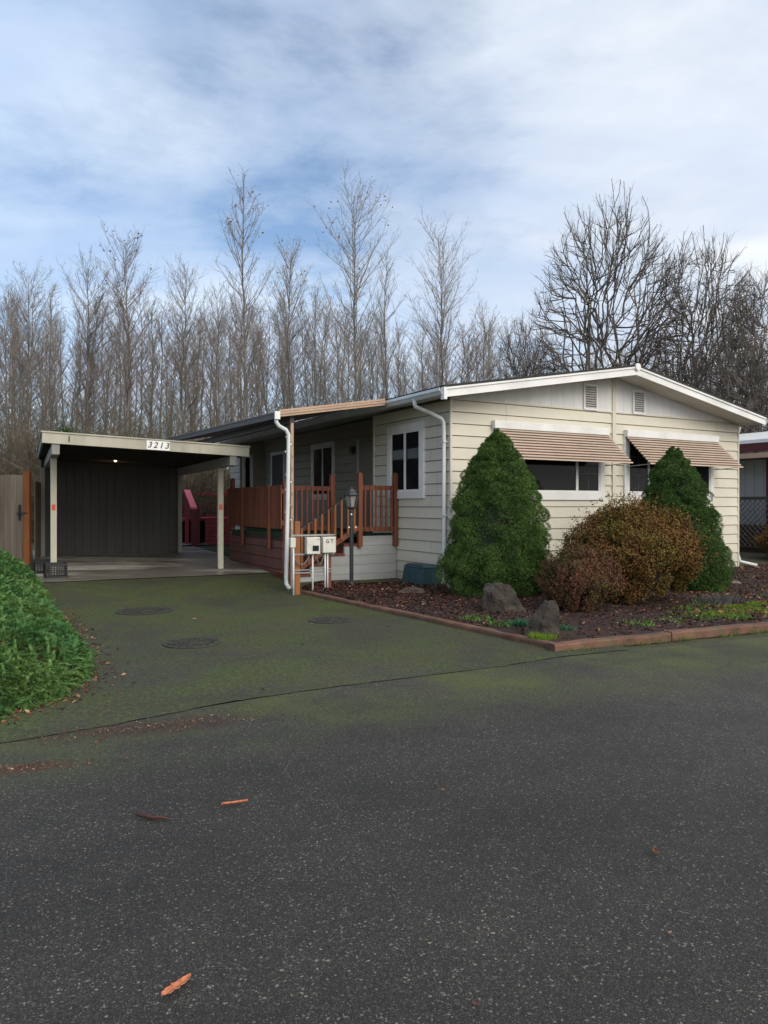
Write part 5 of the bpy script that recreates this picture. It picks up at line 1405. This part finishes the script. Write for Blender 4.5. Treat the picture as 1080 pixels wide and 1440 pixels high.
# broad maples right
def maple(seed, H, rx, n5=460, tw=.0062):
    """branches routed level by level from a low fork out to a rounded crown envelope"""
    rg = np.random.default_rng(seed); tk = Segs(); cr = Segs()
    base = np.array([0, 0, .10 * H]); cen = np.array([0, 0, .58 * H]); rz2 = .42 * H
    def shell(n):
        az = rg.uniform(0, 2 * np.pi, n); se = rg.uniform(-.45, 1, n); el = np.arcsin(se)
        w_ = 1 + .10 * np.sin(az * 2 + seed) + .07 * np.sin(az * 5 + seed * 3)
        return cen + np.stack([rx * w_ * np.cos(az) * np.cos(el), rx * w_ * np.sin(az) * np.cos(el), rz2 * se * (1 + .05 * np.sin(az * 3))], 1)
    fr = [.20, .38, .56, .73, .88, 1.0]; cnt = [6, 16, 42, 110, 240, n5]; rad = [.0095, .0060, .0038, .0023, .0014, .0008]
    prev = np.array([base * .0 + np.array([0, 0, 0.])]); pd = np.array([[0, 0, 1.]]); prevdir = pd
    tk.add((0, 0, 0), tuple(base), H * .012, H * .010); prev = base[None]
    for l in range(6):
        P = shell(cnt[l]); ray = P - base
        lat = np.array([fr[l] ** .92, fr[l] ** .92, fr[l] ** 1.02])
        N = base + ray * lat * rg.uniform(.9, 1.06, (cnt[l], 1)) + rg.normal(0, .012 * H * fr[l], (cnt[l], 3)); nd = norm(ray * np.array([1, 1, .55]))
        newp = []; newd = []; used = np.zeros(len(prev))
        for q_, dq in zip(N, nd):
            dd = np.linalg.norm(prev - q_, axis=1) + used * H * .035 + 2.2 * (1 - prevdir @ dq) * H * .10 * (l > 0); dd[prev[:, 2] > q_[2] + .02 * H] += H
            k = int(np.argmin(dd)); used[k] += 1; a = prev[k]; L = np.linalg.norm(q_ - a)
            r0 = H * (rad[l - 1] if l else .010) * .8 + tw * .6; r1 = H * rad[l] * .8 + tw * .6
            m1 = a + (q_ - a) * .35 + np.array([0, 0, -.02]) * L + rg.normal(0, .03 * L, 3) + norm(np.array([dq[0], dq[1], 0]) + 1e-6) * L * .05
            m2 = a + (q_ - a) * .7 + rg.normal(0, .03 * L, 3) + norm(np.array([dq[0], dq[1], 0]) + 1e-6) * L * .04
            S_ = tk if l < 2 else cr; pts = [a, m1, m2, q_]; rs = [min(r0, r1 * 1.6), r1 * 1.35, r1 * 1.15, r1]
            for z in range(3): S_.add(pts[z], pts[z + 1], rs[z], rs[z + 1])
            newp += [m1, m2, q_]; newd += [dq, dq, dq]
            if l >= 3:      # short ascending twigs
                for _ in range(3 if l < 5 else 5):
                    t_ = rg.uniform(.15, 1); s0 = a + (q_ - a) * t_; d3 = norm((q_ - a) / max(L, 1e-3) + rg.normal(0, .5, 3) + np.array([0, 0, .35])); ln = rg.uniform(.25, .7)
                    e1 = s0 + d3 * ln * .5; d4 = norm(d3 + np.array([0, 0, .25]) + rg.normal(0, .12, 3)); e2 = e1 + d4 * ln * .5
                    cr.add(s0, e1, tw, tw * .8); cr.add(e1, e2, tw * .8, tw * .5)
                    if rg.random() < .6: d5 = norm(d3 + rg.normal(0, .6, 3)); cr.add(e1, e1 + d5 * ln * .4, tw * .75, tw * .5)
        prev = np.array(newp); prevdir = np.array(newd)
    return tk, cr
for (px, py, d, rx, sd_, n5, lab) in ((856, 291, 33, 3.75, 5, 560, 'large bare spreading maple rising behind the gable ridge'), (985, 338, 31, 2.5, 9, 420, 'bare rounded maple right of the ridge'),
                                  (1078, 385, 29, 2.3, 13, 420, 'dark tangled bare maple at the right edge'), (742, 452, 41, 2.0, 21, 260, 'small bare maple left of the large one'), (1035, 415, 36, 2.4, 31, 260, 'bare maple filling the gap behind the two right-hand ones')):
    tk, cr = maple(sd_, th(py, d), rx, n5)
    tree_obj(tk, cr, TP(px, d), lab, 'tree', 'spreading bare maples behind the gable', M['bark_dk'], M['twig_dk'], None, 'bare_maple', 0, 6)

# thicket: uncountable brush at the foot of the wood
def thicket(name, n, x0p, x1p, d0, d1, h0, h1, mt, label, seed, r=.009, lean=.25):
    rr = random.Random(seed); s = Segs()
    for i in range(n):
        d = rr.uniform(d0, d1); px = rr.uniform(x0p, x1p); x = (px - 540) / 1040 * d; h = rr.uniform(h0, h1) * (1 + .35 * mnoise.noise(Vector((px * .02, d * .1, seed))))
        p = Vector((x, d, .1)); dr_ = Vector((rr.gauss(0, lean), rr.gauss(0, lean), 1)).normalized()
        for k in range(4):
            q_ = p + dr_ * h / 4; s.add(p, q_, r * (1.3 - .25 * k), r * (1.05 - .25 * k))
            for _ in range(3):
                d2 = (dr_ + Vector((rr.gauss(0, .7), rr.gauss(0, .7), .1))).normalized(); a = p.lerp(q_, rr.random()); b = a + d2 * h * rr.uniform(.1, .24); s.add(a, b, r * .7, r * .4)
                d3 = (d2 + Vector((rr.gauss(0, .7), rr.gauss(0, .7), .1))).normalized(); c_ = a.lerp(b, .5); s.add(c_, c_ + d3 * h * .1, r * .5, r * .35)
            p = q_; dr_ = (dr_ + Vector((rr.gauss(0, .16), rr.gauss(0, .16), -.04 * k))).normalized()
    return s.mesh(name, mt, None, 3, kind='stuff', label=label, cat='thicket')
thicket('thicket', 2600, -60, 290, 25, 33, 2.6, 5.4, M['twig_br'], 'tangled brown bare brush behind the fence and carport', 1, .009, .6)
thicket('undergrowth', 1500, -60, 1180, 36, 62, 3.0, 7.5, M['olive'], 'thin bare saplings at the foot of the wood', 2, .010, .14)
thicket('brambles', 900, 200, 420, 27, 34, 1.2, 3.0, M['olive'], 'olive brown brambles seen behind the red deck', 3, .014, .5)
thicket('hedgerow', 350, 960, 1180, 30, 38, 2.5, 5.5, M['twig_dk'], 'dark bare brush behind the neighbouring home', 4, .012, .4)
# low leafy greens in the brush
P = []
for i in range(9000):
    d = G.uniform(26, 34); px = G.uniform(-60, 420); P.append(((px - 540) / 1040 * d, d, .2 + abs(G.gauss(0, 1.1))))
scatter_flakes('brush_leaves', np.array(P), .055, M['olive'], .6, 1.2, kind='stuff', label='sparse olive leaves low in the brush', cat='undergrowth')
